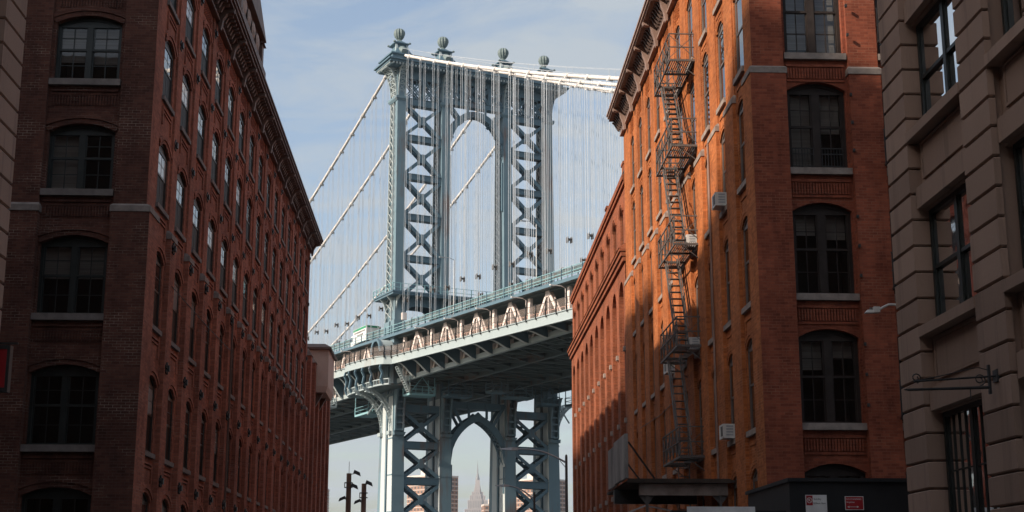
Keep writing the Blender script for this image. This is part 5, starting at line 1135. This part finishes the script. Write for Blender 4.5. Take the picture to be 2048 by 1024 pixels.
# maintenance platforms, stairs and hanging frames under the deck
def hang(s0, s1, u0, u1, z, ztop, mat, nm='maintenance_platform'):
    m = bmb(); m.box(s0, s1, u0, u1, z, z + .35); o = m.build(nm, mat, Br)
    m = bmb()
    for zz_ in (.9, 1.5): m.tube([(s0, u0, z + zz_), (s1, u0, z + zz_), (s1, u1, z + zz_), (s0, u1, z + zz_), (s0, u0, z + zz_)], .05, 4)
    n = max(2, int((s1 - s0)/1.1))
    for k in range(n + 1):
        s_ = s0 + (s1 - s0)*k/n
        for uu in (u0, u1): m.bar((s_, uu, z + .35), (s_, uu, z + 1.5), .07, .07)
    m.build('guard_rail', mat, o)
    mid = ((s0 + s1)/2, u0 + .1, ztop); ends = [((s_, uu, z), (s_, uu, ztop)) for s_ in (s0 + .1, s1 - .1) for uu in (u0 + .1, u1 - .1)] + [((s_, u0 + .1, z + .3), mid) for s_ in (s0 + .1, s1 - .1)]
    for p, q in ends: m = bmb(); m.bar(p, q, .12, .12); m.build('hanger', mat, o)
hang(-.8, 3.8, -9.2, -6.4, 32.4, 35.4, M['teal']); hang(6.0, 10.5, -9.5, -6.6, 32.6, 35.2, M['blue']); hang(12.5, 15.6, -12.5, -10.0, 33.3, 35.2, M['rusty'])
hang(17.0, 22.0, -9.0, -6.6, 33.0, 35.2, M['rusty']); hang(23.6, 27.2, -9.0, -6.6, 32.2, 35.2, M['blue']); hang(29.5, 32.5, -9.0, -6.6, 32.4, 36.0, M['blue'])
hang(-1.2, 2.2, 8.0, 14.5, 31.2, 35.2, M['teal']); hang(-4.6, -2.6, 20.0, 23.5, 33.4, 36.5, M['blueL'])
m = bmb()
for uu in (-9.6, -8.6):
    m.bar((-3.0, uu, 36.8), (-.9, uu, 32.9), .12, .3); m.bar((-3.0, uu, 38.0), (-.9, uu, 34.1), .07, .07); m.bar((-3.0, uu, 37.4), (-.9, uu, 33.5), .06, .06)
for k in range(12): t = k/11; m.box(-3.0 + 2.1*t - .14, -3.0 + 2.1*t + .14, -9.6, -8.6, 36.8 - 3.9*t, 36.86 - 3.9*t)
for k in range(4): m.bar((-3.0 + .7*k, -9.65, 37 - 1.3*k), (-3.0 + .7*k, -9.65, 38.1 - 1.3*k), .07, .07)
m.build('access_stair', M['blueL'], Br)
# deck lamps
for k in range(-5, 4):
    u = 11.2*k - 5.5
    if abs(u) < 8: continue
    m = bmb(); m.tube([(-.9, u, z_fb(u) + .8), (-.9, u, z_ud(u) - .7), (-1.4, u, z_ud(u) - .45), (-2.6, u, z_ud(u) - .4)], .06, 6); lp = m.build('walkway_lamp', M['cream'], Br); m = bmb(); m.box(-3.2, -2.5, u - .14, u + .14, z_ud(u) - .5, z_ud(u) - .34); m.build('lamp_head', M['white'], lp)
for k, (s, u, h) in enumerate(((-1.2, -27, 9), (2, -48, 11), (14, -24, 11), (14, -52, 11))):
    m = bmb(); z = z_ud(u); m.tube([(s, u, z), (s, u, z + h)], [.12, .08], 6); m.tube([(s, u, z + h), (s - .8, u, z + h + .3), (s - 1.8, u, z + h + .25)], .05, 5); lp = m.build('roadway_lamp', M['grey'], Br); m = bmb(); m.box(s - 2.5, s - 1.7, u - .14, u + .14, z + h + .16, z + h + .3); m.build('lamp_head', M['grey'], lp)
m = bmb(); m.box(.4, 1.2, FRN(46) - .5, FRN(46) - .02, 46.0, 47.2); m.build('junction_box', M['cream'], Br)

# box truck on the upper roadway
TK = inst('box_truck', None, MBr @ Matrix.Translation((1.4, 16.8, z_ud(16.8) + .35))); tag(TK, 'white box truck with green stripe on the upper roadway left of the tower', 'truck')
tmb = lambda: MB(lambda a, b, c: TB(a - 2.2, b - 10.2, c))
zt = z_ud(16.8) + .35
m = tmb(); m.box(2.4, 4.9, 23.6, 30.2, zt + 1.0, zt + 3.7); bx_ = m.build('cargo_box', M['white'], TK)
m = tmb(); m.box(2.38, 2.395, 23.7, 30.1, zt + 3.25, zt + 3.65); m.box(2.41, 4.88, 23.585, 23.595, zt + 3.3, zt + 3.65); m.build('green_stripe', M['green'], bx_)
m = tmb()
for k in range(9): m.box(2.38, 2.395, 24.4 + k*.6, 24.8 + k*.6, zt + 2.75, zt + 3.05)
for k in range(5): m.box(2.38, 2.395, 25.2 + k*.6, 25.6 + k*.6, zt + 2.2, zt + 2.5)
m.build('side_lettering', M['black'], bx_)
m = tmb(); m.frus((2.5, 4.8, 30.25, 32.2, zt + .5), (2.6, 4.7, 30.25, 31.7, zt + 2.8)); cab_ = m.build('cab', M['white'], TK)
m = tmb(); m.box(2.44, 2.54, 30.6, 31.5, zt + 1.7, zt + 2.5); m.build('side_window', M['glass'], cab_)
m = tmb(); m.box(2.6, 4.7, 23.7, 31.8, zt + .55, zt + .95); m.build('chassis', M['black'], TK)
for s_ in (2.5, 4.5):
    for u_ in (25, 31): m = tmb(); m.tube([(s_, u_, zt + .48), (s_ + .3, u_, zt + .48)], .48, 14); m.build('wheel', M['black'], TK)

# ------------------------------------------------------------------ haze over the whole place
hm = bpy.data.materials.new('haze'); hm.use_nodes = True; hn = hm.node_tree; hn.nodes.clear()
pv = hn.nodes.new('ShaderNodeVolumePrincipled'); pv.inputs['Color'].default_value = (0.88, 0.93, 1.0, 1); pv.inputs['Density'].default_value = 0.00006; pv.inputs['Anisotropy'].default_value = 0.2
ho = hn.nodes.new('ShaderNodeOutputMaterial'); hn.links.new(pv.outputs[0], ho.inputs['Volume'])
m = MB(); m.box(-1600, 1600, -400, 5500, -1.1, 440); m.build('haze', hm, None, 'stuff')
